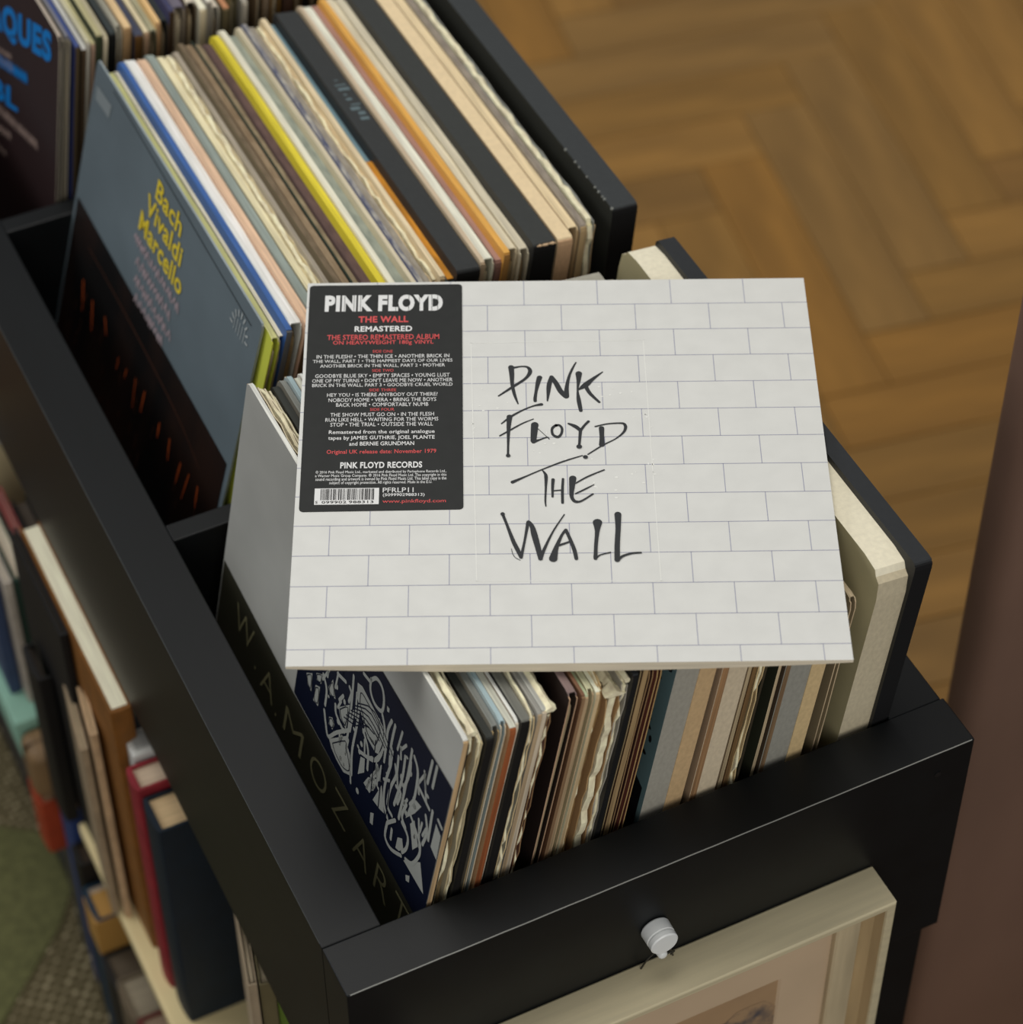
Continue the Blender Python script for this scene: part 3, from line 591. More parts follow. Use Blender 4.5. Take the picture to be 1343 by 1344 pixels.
# 2: grey blue sleeve of the middle bin
yl = mat('yellow_ink', (214, 190, 48), 0.5); pk = mat('pink_grey_ink', (158, 142, 146), 0.55)
bm = bmesh.new(); f = lambda a, b2: (-0.00045, -a / 1000, b2 / 1000)
text_into(bm, 'Bach', -180, -133, 287, 303, f, 0.02, 4)
text_into(bm, 'Vivaldi', -191, -125, 268, 284, f, 0.02, 4)
text_into(bm, 'Marcello', -197, -117, 249, 265, f, 0.02, 4)
obj('yellow_lettering', bm, yl, bach)
bm = bmesh.new(); rr = random.Random(8)
for (a, b2, w_) in ((200, 112, 236), (191, 124, 222), (188, 120, 208), (183, 126, 195.5)):
    u = a
    while u > b2 + 4:
        l = rr.uniform(3, 6)
        stroke(bm, [(-u, w_ + rr.uniform(0, 3), 1.8), (-u + l * .5, w_ + 8 + rr.uniform(-1, 1), 1.8), (-u + l, w_ + rr.uniform(0, 2), 1.8)], f, 2); u -= l + rr.choice([.6, .6, 3])
obj('faded_small_print', bm, pk, bach)
bm = bmesh.new(); f3 = on_face(bach, 0.0004); rect(bm, [(5, 10), (303, 10), (303, 200), (6, 193.5)], f3)
ph = obj('concert_photo', bm, mat('dark_photo', (30, 15, 8), 0.5, 0, (3, 14, 9), 0.3, 0, (6, 4, 4), 'noise', (0.35, 0.62)), bach)
bm = bmesh.new(); rr = random.Random(2); f3 = on_face(bach, 0.0007)
cand = [[[269.5,147.5],[263.0,124.9]],[[248.5,144.5],[242.0,122.0]],[[190.3,137.4],[190.6,126.6]],[[158.1,144.4],[154.7,119.6]],[[109.4,142.5],[108.8,130.4]],[[90.1,144.1],[87.3,127.4]],[[67.7,141.1],[69.4,121.8]],[[52.7,143.6],[56.7,117.9]],[[37.3,145.5],[35.3,128.4]],[[140.4,146.2],[141.3,126.5]],[[223.7,149.0],[216.6,137.6]],[[174.6,139.4],[175.5,130.2]]]
for (a, b2) in cand:
    w_ = rr.uniform(1.1, 2.2); stroke(bm, [(a[0], a[1], w_), ((a[0] + b2[0]) / 2, (a[1] + b2[1]) / 2, w_ * 1.3), (b2[0], b2[1], w_ * .6)], f3, 2)
obj('orange_lights', bm, mat('orange_light_ink', (150, 66, 24), 0.5), ph)['kind'] = 'stuff'
bm = bmesh.new()
for k in range(34):
    u = rr.uniform(12, 290); v = 95 + rr.uniform(-45, 32) + u * .12; stroke(bm, [(u, v, 1.2), (u + rr.uniform(-3, 3), v - rr.uniform(6, 15), 1.0)], f3, 1)
stroke(bm, [(270, 178, 1), (180, 176, 1.4), (90, 170, 1.2), (40, 160, 0.8)], f3, 4)
obj('dim_figures', bm, mat('dim_brown_ink', (60, 34, 22), 0.5), ph)
bm = bmesh.new(); rect(bm, [(301, 298.5), (272, 300.5), (273, 289), (300, 287.5)], on_face(bach, .0004))
obj('price_sticker', bm, mat('grey_sticker', (122, 130, 132), 0.4), bach)
bm = bmesh.new(); f3 = on_face(bach, .0004)
for k in range(9):
    a = PI * (0.02 + .96 * k / 8); stroke(bm, [(28 + 11 * math.cos(a), 288 + 12 * math.sin(a), 1.6), (28 + 14 * math.cos(a), 288 + 15.5 * math.sin(a), 1.8)], f3, 1)
for k in range(5): stroke(bm, [(20 + k * 4, 286, .7), (20 + k * 4, 296, .7)], f3, 1)
obj('arched_emblem', bm, mat('pale_grey_ink', (160, 166, 166), 0.5), bach)
bm = bmesh.new(); stroke(bm, [(273, 312, .8), (140, 308.5, .8), (14, 305, .8)], f3, 2); obj('spine_crease', bm, mat('crease', (56, 64, 68), 0.6), bach)

# 3: dark sleeve with blue lettering in the far bin
bl = mat('blue_ink', (0, 116, 190), 0.45)
bm = bmesh.new(); f = lambda a, b2: (-0.00045, -a / 1000, b2 / 1000)
def shear_text(s, ua, ub, wa, wb, h, bold=0.03):      # letters sloping up towards the near edge
    g = lambda a, b2: f(a, b2 + (wb - wa) * ((a + ua) / (ua - ub)))
    text_into(bm, s, -ua, -ub, wa, wa + h, g, bold, 4)
shear_text('JAQUES', 172, 15, 216, 279, 34, 0.05)
shear_text('BL', 150, 88, 168, 194, 19)
for k in range(16):
    u = 146 - k * 5; w_ = 203 + k * 2.0; stroke(bm, [(-u, w_, 2.2), (-u + 2, w_ + 10, 2.2), (-u + 4, w_ + 2, 2.2)], f, 2)
obj('blue_lettering', bm, bl, backs)
bm = bmesh.new(); rr = random.Random(31)
for (ua, ub, wa, wb, h) in ((170, 106, 206, 231, 6), (170, 104, 196, 222, 8), (160, 44, 155, 191, 11), (150, 104, 140, 158, 8), (150, 115, 124, 134, 7)):
    u = ua
    while u > ub:
        l = rr.uniform(3, 5); w_ = wa + (wb - wa) * (ua - u) / (ua - ub)
        stroke(bm, [(-u, w_, 1.6), (-u + l * .5, w_ + h * .8, 1.6), (-u + l, w_ + 1, 1.6)], f, 2); u -= l + rr.choice([.5, .5, 2.6])
obj('pale_small_print', bm, mat('pale_pink_ink', (150, 128, 118), 0.55), backs)['kind'] = 'stuff'

# ------------------------------------------------------------------ the white brick pattern album on top
AZ = 0.1427; k_ = (CAM.z - AZ) / (CAM.z - 0.146)
AS = 0.3170 * k_; ac = (CAM.x + k_ * (0.2352 - CAM.x), CAM.y + k_ * (0.1994 - CAM.y))
aa = -0.4407
album = thing('record_album', 'white album with printed brick pattern and black brush lettering lying across the records', 'record', (ac[0] - (math.cos(aa) - math.sin(aa)) * AS / 2, ac[1] - (math.sin(aa) + math.cos(aa)) * AS / 2, AZ), (0, 0, aa))
bm = bmesh.new()
n = 26; q = []
def thick(u, v):     # gatefold gapes a little along the near edge
    return 0.0021 + 0.0050 * math.sin(PI * u) ** 0.8 * (1 - v) + 0.0012 * v
us = [i / n for i in range(n + 1)]
T0 = [[bm.verts.new((u * AS, v * AS, 0)) for v in us] for u in us]; B0 = [[bm.verts.new((u * AS, v * AS, -thick(u, v))) for v in us] for u in us]
for i in range(n):
    for j in range(n):
        bm.faces.new((T0[i][j], T0[i + 1][j], T0[i + 1][j + 1], T0[i][j + 1])); bm.faces.new((B0[i][j], B0[i][j + 1], B0[i + 1][j + 1], B0[i + 1][j]))
for i in range(n):
    for (a, b2) in ((0, 1), (n, 1)):
        pass
    bm.faces.new((T0[i][0], B0[i][0], B0[i + 1][0], T0[i + 1][0])).material_index = 1; bm.faces.new((T0[i][n], T0[i + 1][n], B0[i + 1][n], B0[i][n])).material_index = 1
    bm.faces.new((T0[0][i], T0[0][i + 1], B0[0][i + 1], B0[0][i])).material_index = 1; bm.faces.new((T0[n][i], B0[n][i], B0[n][i + 1], T0[n][i + 1])).material_index = 1
cover = obj('cover', bm, [mat('white_cover', (217, 217, 212), 0.42, 0.012, (60, 60, 60), 0.4), mat('cover_edge', (222, 210, 186), 0.6, 0.05, (20, 20, 900))], album)
f = lambda u, v: (u * k_ / 1000, v * k_ / 1000, 0.00008)
bm = bmesh.new(); lw = 0.42; S_ = 317.0
rows = [12.0 + 23.52 * k for k in range(13)]
for v in rows: rect(bm, [(0, v - lw / 2), (S_, v - lw / 2), (S_, v + lw / 2), (0, v + lw / 2)], f)
edges = [0] + rows + [S_]
for r_ in range(len(edges) - 1):
    x0 = 137.8 if (len(edges) - 2 - r_) % 2 == 0 else 114.5
    x = x0 - 46.65 * 4
    while x < S_:
        if x > 0: rect(bm, [(x - lw / 2, edges[r_]), (x + lw / 2, edges[r_]), (x + lw / 2, edges[r_ + 1]), (x - lw / 2, edges[r_ + 1])], f)
        x += 46.65
obj('printed_mortar_lines', bm, mat('blue_grey_ink_line', (150, 151, 172), 0.5), cover)
ink = [[[128.82,237.76,2.82],[129.24,230.65,2.39],[129.37,222.6,1.82],[130.66,213.58,1.54],[132.66,205.61,0.69]],[[128.81,236.74,1.69],[134.82,238.26,0.99],[139.04,237.57,1.41],[140.52,233.48,2.11],[137.48,227.47,1.55],[129.34,220.09,1.54],[120.9,212.56,0.83]],[[146.26,228.32,2.67],[145.12,223.31,2.24],[143.95,216.32,1.54],[143.22,210.37,1.67],[143.18,207.89,1.67]],[[153.64,228.69,1.96],[152.1,222.18,2.37],[151.39,215.19,1.81],[150.68,207.76,0.7]],[[153.64,228.69,2.1],[156.31,223.1,2.52],[158.94,216.05,2.65],[161.96,211.52,2.51]],[[162.31,211.51,2.78],[162.88,219.97,1.95],[164.51,228.99,1.4],[166.81,236.03,1.12],[169.07,241.28,0.7]],[[170.54,231.4,3.23],[170.21,224.85,1.96],[169.42,216.86,0.98],[169.86,207.9,2.08],[170.84,199.01,1.8]],[[170.13,217.34,0.98],[174.44,221.26,3.07],[178.79,226.2,1.96],[185.32,232.64,0.56]],[[174.41,220.26,2.09],[176.99,213.73,1.81],[182.29,206.2,1.25]],[[146.87,204.76,1.81],[142.0,203.47,0.97],[135.01,199.65,0.97],[128.03,194.39,1.24],[122.45,188.63,0.69]],[[127.34,194.4,2.76],[126.69,185.16,1.93],[126.31,173.59,1.23],[126.08,164.04,1.09],[126.12,161.38,1.64]],[[121.35,178.29,0.82],[127.22,182.72,0.96],[134.86,188.41,0.82],[141.81,192.28,0.55]],[[142.55,187.3,3.58],[141.95,180.05,3.16],[141.5,173.8,2.74]],[[141.49,172.85,2.05],[145.63,174.69,0.95],[149.77,176.54,0.82],[151.11,174.89,0.34]],[[144.42,183.88,0.28],[151.11,175.08,0.27]],[[155.48,186.59,1.65],[153.37,184.69,1.38],[152.83,181.79,1.23],[153.58,178.4,1.37],[156.28,176.72,1.64],[158.4,179.28,1.23],[158.98,183.62,1.24],[157.54,186.56,1.24],[155.48,186.59,1.51]],[[163.08,187.92,1.1],[167.14,185.42,2.06],[170.13,181.98,1.78]],[[175.18,189.65,1.37],[172.66,186.29,1.24],[170.13,181.98,1.51]],[[170.16,182.94,1.64],[169.44,174.76,1.36],[168.93,169.03,1.22]],[[182.88,183.69,2.61],[182.83,176.45,2.19],[182.59,169.75,2.73]],[[179.16,185.21,0.82],[186.45,187.31,0.82],[194.03,187.86,0.96],[196.75,187.03,1.37],[197.44,183.92,1.51],[195.75,179.6,1.1],[190.75,174.4,0.68],[183.05,169.26,0.82],[173.95,161.8,0.68]],[[128.44,139.56,1.78],[136.29,144.04,0.89],[146.04,149.54,0.74],[158.85,156.06,0.89],[170.55,160.85,0.6]],[[146.4,149.02,0.6],[148.05,145.9,1.34],[148.43,142.82,1.64],[148.12,134.65,1.04],[147.63,124.53,0.88],[147.82,119.7,0.59]],[[152.55,141.21,1.63],[152.11,134.59,1.33],[151.95,127.29,1.03]],[[158.49,141.63,1.18],[157.89,132.46,1.33],[157.72,122.35,1.32]],[[151.98,132.05,0.74],[158.27,132.66,0.74]],[[164.28,142.04,3.41],[163.66,135.42,2.65],[163.17,128.32,1.91],[163.95,124.77,1.62],[165.74,123.03,1.62],[169.07,123.68,1.02],[175.85,129.13,0.89]],[[165.79,137.93,0.74],[173.36,143.43,0.89],[183.19,148.72,0.74]],[[165.56,129.5,0.73],[171.57,133.25,0.88],[176.7,136.73,0.44]],[[122.31,113.7,1.46],[124.79,104.91,1.31],[128.3,92.07,1.88],[130.75,85.22,2.02],[132.62,79.38,1.59]],[[132.62,79.38,1.59],[134.82,91.97,1.15],[137.06,106.7,1.61]],[[137.36,107.19,1.9],[139.35,103.7,2.18],[140.69,96.78,2.9],[142.68,86.01,2.59],[143.83,78.25,2.16]],[[143.83,78.25,1.87],[146.28,85.95,1.45],[151.64,99.56,0.87],[158.51,112.83,0.58]],[[127.15,86.24,0.29],[127.83,82.35,0.29],[129.24,79.43,0.29],[132.09,77.26,0.29]],[[151.17,78.14,3.88],[153.16,86.82,2.17],[156.65,96.54,1.3],[159.07,100.43,1.6]],[[159.07,100.43,1.6],[160.95,94.51,1.59],[163.57,84.72,1.88],[164.53,77.94,1.73]],[[153.18,87.79,1.16],[157.2,89.49,1.16],[160.86,91.09,1.01]],[[177.71,106.07,4.37],[177.33,99.17,2.18],[176.24,88.42,1.73],[175.6,77.97,1.87]],[[175.6,77.97,1.29],[178.57,80.62,0.72],[184.39,82.47,0.72]],[[189.9,112.34,3.21],[189.63,101.93,2.47],[188.58,88.23,2.45],[188.12,76.63,2.58]],[[188.83,76.61,1.29],[191.46,79.47,1.3],[196.58,81.52,1.15],[202.0,82.02,1.0]]]
dots = [[126.12,161.38,2.73],[168.9,168.26,3.41],[172.38,159.46,2.99],[122.31,113.7,2.63]]
bm = bmesh.new(); hl = 0.00016; cnt_ = [0]
for st in ink:
    cnt_[0] += 1; z_ = 0.00016 + cnt_[0] * 0.000007
    st = [(p[0], p[1], p[2] * 1.28) for p in st]
    fz = lambda u, v, z_=z_: (u * k_ / 1000, v * k_ / 1000, z_)
    stroke(bm, st, fz, 6)
for st in dots: disc(bm, st[0], st[1], st[2] / 2, st[2] / 2, lambda u, v: (u * k_ / 1000, v * k_ / 1000, 0.00052))
obj('brush_lettering', bm, mat('black_brush_ink', (46, 48, 50), 0.5, spec=0.3), cover)
# faint clear sticker round the title, its edge highlights painted as pale lines
bm = bmesh.new(); cl = [(104.1, 259.8), (211.7, 261.1), (212.6, 60.4), (106.9, 61.9)]
f2 = lambda u, v: (u * k_ / 1000, v * k_ / 1000, 0.00012)
for a, b2 in zip(cl, cl[1:] + cl[:1]): stroke(bm, [(a[0], a[1], 0.42), (b2[0], b2[1], 0.42)], f2, 1)
rr = random.Random(77)
for k in range(60):
    cx, cy = rr.choice([(150, 177), (212, 150), (212, 190), (106, 205), (190, 215), (185, 140)]); u = rr.gauss(cx, 7); v = rr.gauss(cy, 8)
    if u > 214 or u < 104: continue
    disc(bm, u, v, rr.uniform(.3, 1.1), rr.uniform(.3, .9), f2, 6)
obj('clear_sticker_edge_highlight', bm, mat('film_highlight', (238, 238, 232), 0.2, spec=0.5), cover)
# black sticker
stk_o = [(1.5, 314.3), (98.5, 314.3), (99.3, 118.0), (2.6, 117.3)]
bm = bmesh.new(); r_ = 2.6; P = []
cs = [(stk_o[0], 1, -1, PI / 2, PI), (stk_o[3], 1, 1, PI, 1.5 * PI), (stk_o[2], -1, 1, 1.5 * PI, 2 * PI), (stk_o[1], -1, -1, 0, PI / 2)]
for (c, sx, sy, a0, a1) in cs:
    for k in range(7):
        a = a0 + (a1 - a0) * k / 6; P.append((c[0] + sx * r_ + r_ * math.cos(a), c[1] + sy * r_ + r_ * math.sin(a)))
top_ = [bm.verts.new((u * k_ / 1000, v * k_ / 1000, 0.00038)) for u, v in P]; bot_ = [bm.verts.new((u * k_ / 1000, v * k_ / 1000, 0.00002)) for u, v in P]
bm.faces.new(top_); bm.faces.new(bot_)
for i in range(len(P)): bm.faces.new((top_[i], bot_[i], bot_[(i + 1) % len(P)], top_[(i + 1) % len(P)]))
stk = obj('sticker', bm, mat('charcoal_sticker', (46, 47, 46), 0.5, 0.03, (90, 90, 90), 0.2), album)
stk['label'] = 'black sticker listing the tracks'
txt = [['PINK FLOYD', 11.65, 86.28, 289.46, 304.81, 'w', 3], ['THE WALL', 33.3, 64.63, 279.2, 285.02, 'r', 2], ['REMASTERED', 31.05, 67.15, 270.86, 275.95, 'w', 2], ['THE STEREO REMASTERED ALBUM', 14.11, 84.19, 263.51, 268.21, 'r', 1], ['ON HEAVYWEIGHT 180g VINYL', 17.87, 80.71, 258.25, 262.82, 'r', 1], ['SIDE ONE', 42.85, 55.37, 251.66, 254.15, 'r', 0], ['IN THE FLESH? • THE THIN ICE • ANOTHER BRICK IN', 8.16, 90.59, 246.9, 250.07, 'w', 0], ['THE WALL, PART 1 • THE HAPPIEST DAYS OF OUR LIVES', 6.01, 92.56, 242.62, 245.77, 'w', 0], ['ANOTHER BRICK IN THE WALL, PART 2 • MOTHER', 10.64, 87.93, 238.36, 241.61, 'w', 0], ['SIDE TWO', 42.94, 56.14, 234.55, 237.01, 'r', 0], ['GOODBYE BLUE SKY • EMPTY SPACES • YOUNG LUST', 7.9, 90.86, 229.76, 232.99, 'w', 0], ["ONE OF MY TURNS • DON'T LEAVE ME NOW • ANOTHER", 6.22, 92.66, 225.54, 228.76, 'w', 0], ['BRICK IN THE WALL, PART 3 • GOODBYE CRUEL WORLD', 6.41, 92.69, 221.23, 224.55, 'w', 0], ['SIDE THREE', 41.49, 58.07, 217.37, 219.8, 'r', 0], ['HEY YOU • IS THERE ANYBODY OUT THERE?', 15.8, 83.52, 213.1, 216.17, 'w', 0], ['NOBODY HOME • VERA • BRING THE BOYS', 16.86, 82.69, 208.55, 211.75, 'w', 0], ['BACK HOME • COMFORTABLY NUMB', 21.61, 77.94, 204.34, 207.53, 'w', 0], ['SIDE FOUR', 42.42, 57.22, 200.49, 202.87, 'r', 0], ['THE SHOW MUST GO ON • IN THE FLESH', 18.42, 81.47, 195.86, 199.02, 'w', 0], ['RUN LIKE HELL • WAITING FOR THE WORMS', 15.55, 84.06, 191.58, 194.73, 'w', 0], ['STOP • THE TRIAL • OUTSIDE THE WALL', 18.67, 80.93, 187.33, 190.58, 'w', 0], ['Remastered from the original analogue', 17.99, 81.95, 180.19, 184.2, 'w', 1], ['tapes by JAMES GUTHRIE, JOEL PLANTE', 17.79, 82.01, 175.21, 179.31, 'w', 1], ['and BERNIE GRUNDMAN', 30.62, 69.68, 171.01, 174.32, 'w', 1], ['Original UK release date: November 1979', 17.24, 83.0, 163.32, 167.71, 'r', 1], ['PINK FLOYD RECORDS', 25.76, 74.67, 152.12, 157.33, 'w', 2], ['© 2016 Pink Floyd Music Ltd., marketed and distributed by Parlophone Records Ltd.,', 11.28, 89.17, 147.47, 150.39, 'w', 1], ['a Warner Music Group Company. ℗ 2016 Pink Floyd Music Ltd. The copyright in this', 11.09, 89.19, 144.46, 147.58, 'w', 1], ['sound recording and artwork is owned by Pink Floyd Music Ltd. This label copy is the', 11.38, 89.22, 141.35, 144.67, 'w', 1], ['subject of copyright protection. All rights reserved. Made in the E.U.', 19.69, 80.7, 138.56, 141.67, 'w', 1], ['PFRLP11', 51.57, 69.78, 132.11, 135.94, 'w', 0], ['(5099902988313)', 51.68, 76.34, 128.34, 131.31, 'w', 1], ['www.pinkfloyd.com', 51.58, 88.97, 122.75, 126.45, 'r', 0]]
bw, brd = bmesh.new(), bmesh.new()
fs = lambda u, v: (u * k_ / 1000, v * k_ / 1000, 0.00050)
for s, x0, x1, y0, y1, col, bold in txt:
    bd = {0: 0.003, 1: 0.012, 2: 0.03, 3: 0.055}[bold]
    if bold == 1 and len(s) > 60: bd = 0.006
    text_into(bw if col == 'w' else brd, s, x0, x1, y0, y1, fs, bd, 2 if len(s) > 20 else 4)
obj('white_lettering', bw, mat('white_ink', (226, 226, 224), 0.5), stk)
obj('red_lettering', brd, mat('red_ink', (214, 84, 84), 0.5), stk)
bm = bmesh.new(); t0 = txt[0]
fs2 = lambda u, v: (u * k_ / 1000, v * k_ / 1000, 0.00062)
wid = t0[2] - t0[1]
for a in (.085, .165, .245, .30, .43, .53, .60, .71, .80, .905, .955):
    u = t0[1] + wid * a; rect(bm, [(u, t0[3]), (u + .28, t0[3]), (u + .28, t0[4]), (u, t0[4])], fs2)
obj('stencil_cuts', bm, mat('charcoal_sticker', (46, 47, 46), 0.5, 0.03, (90, 90, 90), 0.2), stk)
bm = bmesh.new(); bx = (11.3, 49.4, 122.7, 135.9)
rect(bm, [(bx[0], bx[2]), (bx[1], bx[2]), (bx[1], bx[3]), (bx[0], bx[3])], fs); obj('barcode_ground', bm, mat('white_ink', (226, 226, 224), 0.5), stk)
bm = bmesh.new(); rr = random.Random(13); u = bx[0] + 3.6
while u < bx[1] - 3.5:
    w_ = rr.choice([.25, .25, .5, .75]); rect(bm, [(u, bx[2] + 3.6), (u + w_, bx[2] + 3.6), (u + w_, bx[3] - .6), (u, bx[3] - .6)], fs2); u += w_ + rr.choice([.28, .28, .5, .7])
text_into(bm, '5', bx[0] + .7, bx[0] + 2.0, bx[2] + .8, bx[2] + 2.9, fs2, 0.01)
text_into(bm, '099902', bx[0] + 4.4, bx[0] + 19, bx[2] + .8, bx[2] + 2.9, fs2, 0.01)
text_into(bm, '988313', bx[0] + 20.4, bx[0] + 35, bx[2] + .8, bx[2] + 2.9, fs2, 0.01)
obj('barcode', bm, mat('black_print', (30, 30, 30), 0.5), stk)

# ------------------------------------------------------------------ knob hook and picture frame on the front board
hk = thing('knob_hook', 'small white round knob hook on the front board above the picture frame', 'hook', (0.1995, -0.0002, -0.0600))
bm = bmesh.new(); lathe(bm, [(0.0020, 0), (0.0092, 0.0004), (0.0096, 0.0012), (0.0094, 0.0085), (0.0086, 0.0090), (0.0085, 0.0096), (0.0093, 0.0102), (0.0092, 0.0132), (0.0084, 0.0140), (0.001, 0.0141)], 64)
bmesh.ops.rotate(bm, verts=bm.verts, matrix=Matrix.Rotation(PI / 2, 3, 'X')); wm = mat('white_plastic', (226, 228, 226), 0.3, spec=0.5)
obj('knob', bm, wm, hk)
bm = bmesh.new(); lathe(bm, [(0.001, 0), (0.0034, 0.0006), (0.0036, 0.004), (0.0030, 0.0108), (0.0020, 0.0118), (0.0005, 0.012)], 24)
bmesh.ops.rotate(bm, verts=bm.verts, matrix=Matrix.Rotation(PI / 2, 3, 'X')); bmesh.ops.translate(bm, verts=bm.verts, vec=(0.0005, -0.001, -0.0150)); obj('pin', bm, wm, hk, True)
bm = bmesh.new()
tube(bm, [(-0.010, -0.004, -0.034), (-0.007, -0.0055, -0.024), (-0.002, -0.006, -0.0178), (0.004, -0.0055, -0.0176), (0.009, -0.0045, -0.0205), (0.0125, -0.004, -0.034)], 0.0006, 8)
tube(bm, [(0.003, -0.0105, -0.0178), (0.007, -0.011, -0.0165), (0.0095, -0.010, -0.019), (0.0075, -0.009, -0.0225)], 0.0005, 8)
tag(obj('wire_loop', bm, mat('dark_wire', (70, 68, 62), 0.35, metal=0.7), None), 'dark twisted wire loop hanging from the white knob pin', 'wire').location = (0.1995, 0, -0.06)
fx0, fx1, ft, fbm, fd = 0.043, 0.3565, -0.0935, -0.52, -0.031
fr = thing('picture_frame', 'champagne gilt picture frame with a beige mat hung on the front board', 'picture frame', (fx0, -0.0004, fbm))
gilt = mat('champagne_gilt', (204, 192, 158), 0.42, 0.035, (10, 160, 160), 0.5, 0.1, metal=0.15); gilt2 = mat('champagne_gilt_dark', (166, 142, 104), 0.5, 0.07, (60, 60, 8), 0.4)
W_, H_ = fx1 - fx0, ft - fbm
def molding(bm, prof):
    """profile (inset, y) mitred round the rectangle"""
    loops = [[bm.verts.new(p) for p in ((i, y, i), (W_ - i, y, i), (W_ - i, y, H_ - i), (i, y, H_ - i))] for i, y in prof]
    for a, b2 in zip(loops, loops[1:]):
        for k in range(4): bm.faces.new((a[k], a[(k + 1) % 4], b2[(k + 1) % 4], b2[k]))
bm = bmesh.new(); molding(bm, [(0.0006, 0), (0, -0.001), (0, fd + 0.0012), (0.0005, fd + 0.0003), (0.0014, fd), (0.0048, fd), (0.0060, fd + 0.0008), (0.0064, fd + 0.0022)]); obj('outer_molding', bm, gilt, fr)
bm = bmesh.new(); molding(bm, [(0.0064, fd + 0.0022), (0.0090, fd + 0.0085), (0.0160, fd + 0.0115), (0.0168, fd + 0.0112)]); obj('cove', bm, gilt2, fr)
bm = bmesh.new(); molding(bm, [(0.0168, fd + 0.0112), (0.0175, fd + 0.0104), (0.0305, fd + 0.0140), (0.0318, fd + 0.0152), (0.0318, fd + 0.0190)]); obj('inner_molding', bm, mat('champagne_gilt', (184, 168, 136), 0.5, 0.09, (90, 90, 8), 0.5, 0.1), fr)
my = -0.012; g0 = 0.0318; o1 = 0.067
bm = bmesh.new()
a = [bm.verts.new(p) for p in ((g0, my, g0), (W_ - g0, my, g0), (W_ - g0, my, H_ - g0), (g0, my, H_ - g0))]
b2 = [bm.verts.new(p) for p in ((o1, my, o1), (W_ - o1, my, o1), (W_ - o1, my, H_ - o1), (o1, my, H_ - o1))]
c = [bm.verts.new((v.co.x + (0.0015 if v.co.x < W_ / 2 else -0.0015), my + 0.0015, v.co.z + (0.0015 if v.co.z < H_ / 2 else -0.0015))) for v in b2]
for k in range(4): bm.faces.new((a[k], a[(k + 1) % 4], b2[(k + 1) % 4], b2[k])); bm.faces.new((b2[k], b2[(k + 1) % 4], c[(k + 1) % 4], c[k]))
obj('mat', bm, mat('beige_mat', (192, 168, 138), 0.8, 0.03, (10, 10, 10)), fr)
bm = bmesh.new(); box(bm, o1, W_ - o1, my + 0.0014, my + 0.003, o1, H_ - o1)
pic = obj('picture', bm, mat('sepia_paper', (164, 134, 100), 0.7, 0.05, (16, 16, 16)), fr)
bm = bmesh.new(); pts = []
rr = random.Random(4)
for k in range(30):
    a_ = 2 * PI * k / 30; r_ = 0.045 + rr.uniform(-0.005, 0.005)
    pts.append(bm.verts.new((0.221 + r_ * 1.0 * math.cos(a_), my + 0.0012, H_ - 0.135 + r_ * 1.0 * math.sin(a_))))
bm.faces.new(pts); obj('smudged_drawing', bm, mat('charcoal_drawing', (84, 78, 78), 0.9, 0, (60, 60, 60), 0.2, 0, (158, 130, 98), 'noise', (0.4, 0.6)), pic)
bm = bmesh.new(); box(bm, 0.004, W_ - 0.004, -0.008, -0.0006, 0.004, H_ - 0.004); obj('backing', bm, mat('backing_card', (110, 90, 64), 0.9), fr)

# ------------------------------------------------------------------ books on the shelves under the bin
def book(name, label, x0, y0, th, z0, z1, depth, cover, pages, spine='x', rot=(0, 0, 0), cat='book', round_=0.003, ins=0.003, group='books under the bin'):
    """spine 'x': spine faces -x and the covers face +-y; spine 'y': spine faces -y and the covers face +-x. th is the thickness."""
    o = thing(name, label, cat, (x0, y0, z0), rot, group); h = z1 - z0; ct = 0.0022
    cm = mat('book_cloth', cover, 0.6, 0.08, (60, 60, 60), 0.3); pg = mat('book_pages', pages, 0.85, 0.08, (900, 20, 20) if spine == 'y' else (20, 900, 20), 0.15, 0.0)
    bm = bmesh.new()
    n = 8; prof = []
    for k in range(n + 1):
        a_ = PI / 2 * (1 - 2 * k / n); prof.append((-round_ * math.cos(a_), th / 2 - th / 2 * math.sin(a_)))
    outer = [(depth, 0)] + prof + [(depth, th)]
    inner = [(depth, th - ct), (ct, th - ct)] + [(ct, ct)] + [(depth, ct)]
    P = outer + inner
    if spine == 'x': Q = [(a_, b_) for a_, b_ in P]
    else: Q = [(b_, a_) for a_, b_ in P]
    lo = [bm.verts.new((x, y, 0)) for x, y in Q]; hi = [bm.verts.new((x, y, h)) for x, y in Q]
    m_ = len(Q)
    for k in range(m_): bm.faces.new((lo[k], lo[(k + 1) % m_], hi[(k + 1) % m_], hi[k]))
    half = m_ // 2; no = len(outer); ni = len(inner)
    for ring in (lo, hi):          # C-shaped caps: lower board, spine, upper board
        A = ring[:no]; B = ring[no:]
        bm.faces.new((A[0], A[1], B[2], B[3])); bm.faces.new((A[no - 1], A[no - 2], B[1], B[0]))
        mid = no // 2
        for k in range(1, no - 2):
            bm.faces.new((A[k], A[k + 1], B[2])) if k < mid else bm.faces.new((A[k], A[k + 1], B[1]))
        bm.faces.new((A[mid], B[1], B[2]))
    obj('cover', bm, cm, o)
    bm = bmesh.new()
    if spine == 'x': box(bm, ct, depth - 0.003, ct, th - ct, 0.003, h - ins)
    else: box(bm, ct, th - ct, ct, depth - 0.003, 0.003, h - ins)
    obj('page_block', bm, pg, o)
    return o
SH = -0.50
bm = bmesh.new(); box(bm, 0, 0.40, 0, 0.49, -0.014, 0, 0.002, 2)
sb = obj('shelf_board', bm, mat('cream_painted_board', (222, 204, 154), 0.6, 0.05, (8, 8, 8))); sb.location = (-0.028, 0.066, SH - 0.0005)
tag(sb, 'cream painted shelf board carrying the upper row of books under the bin', 'shelf')
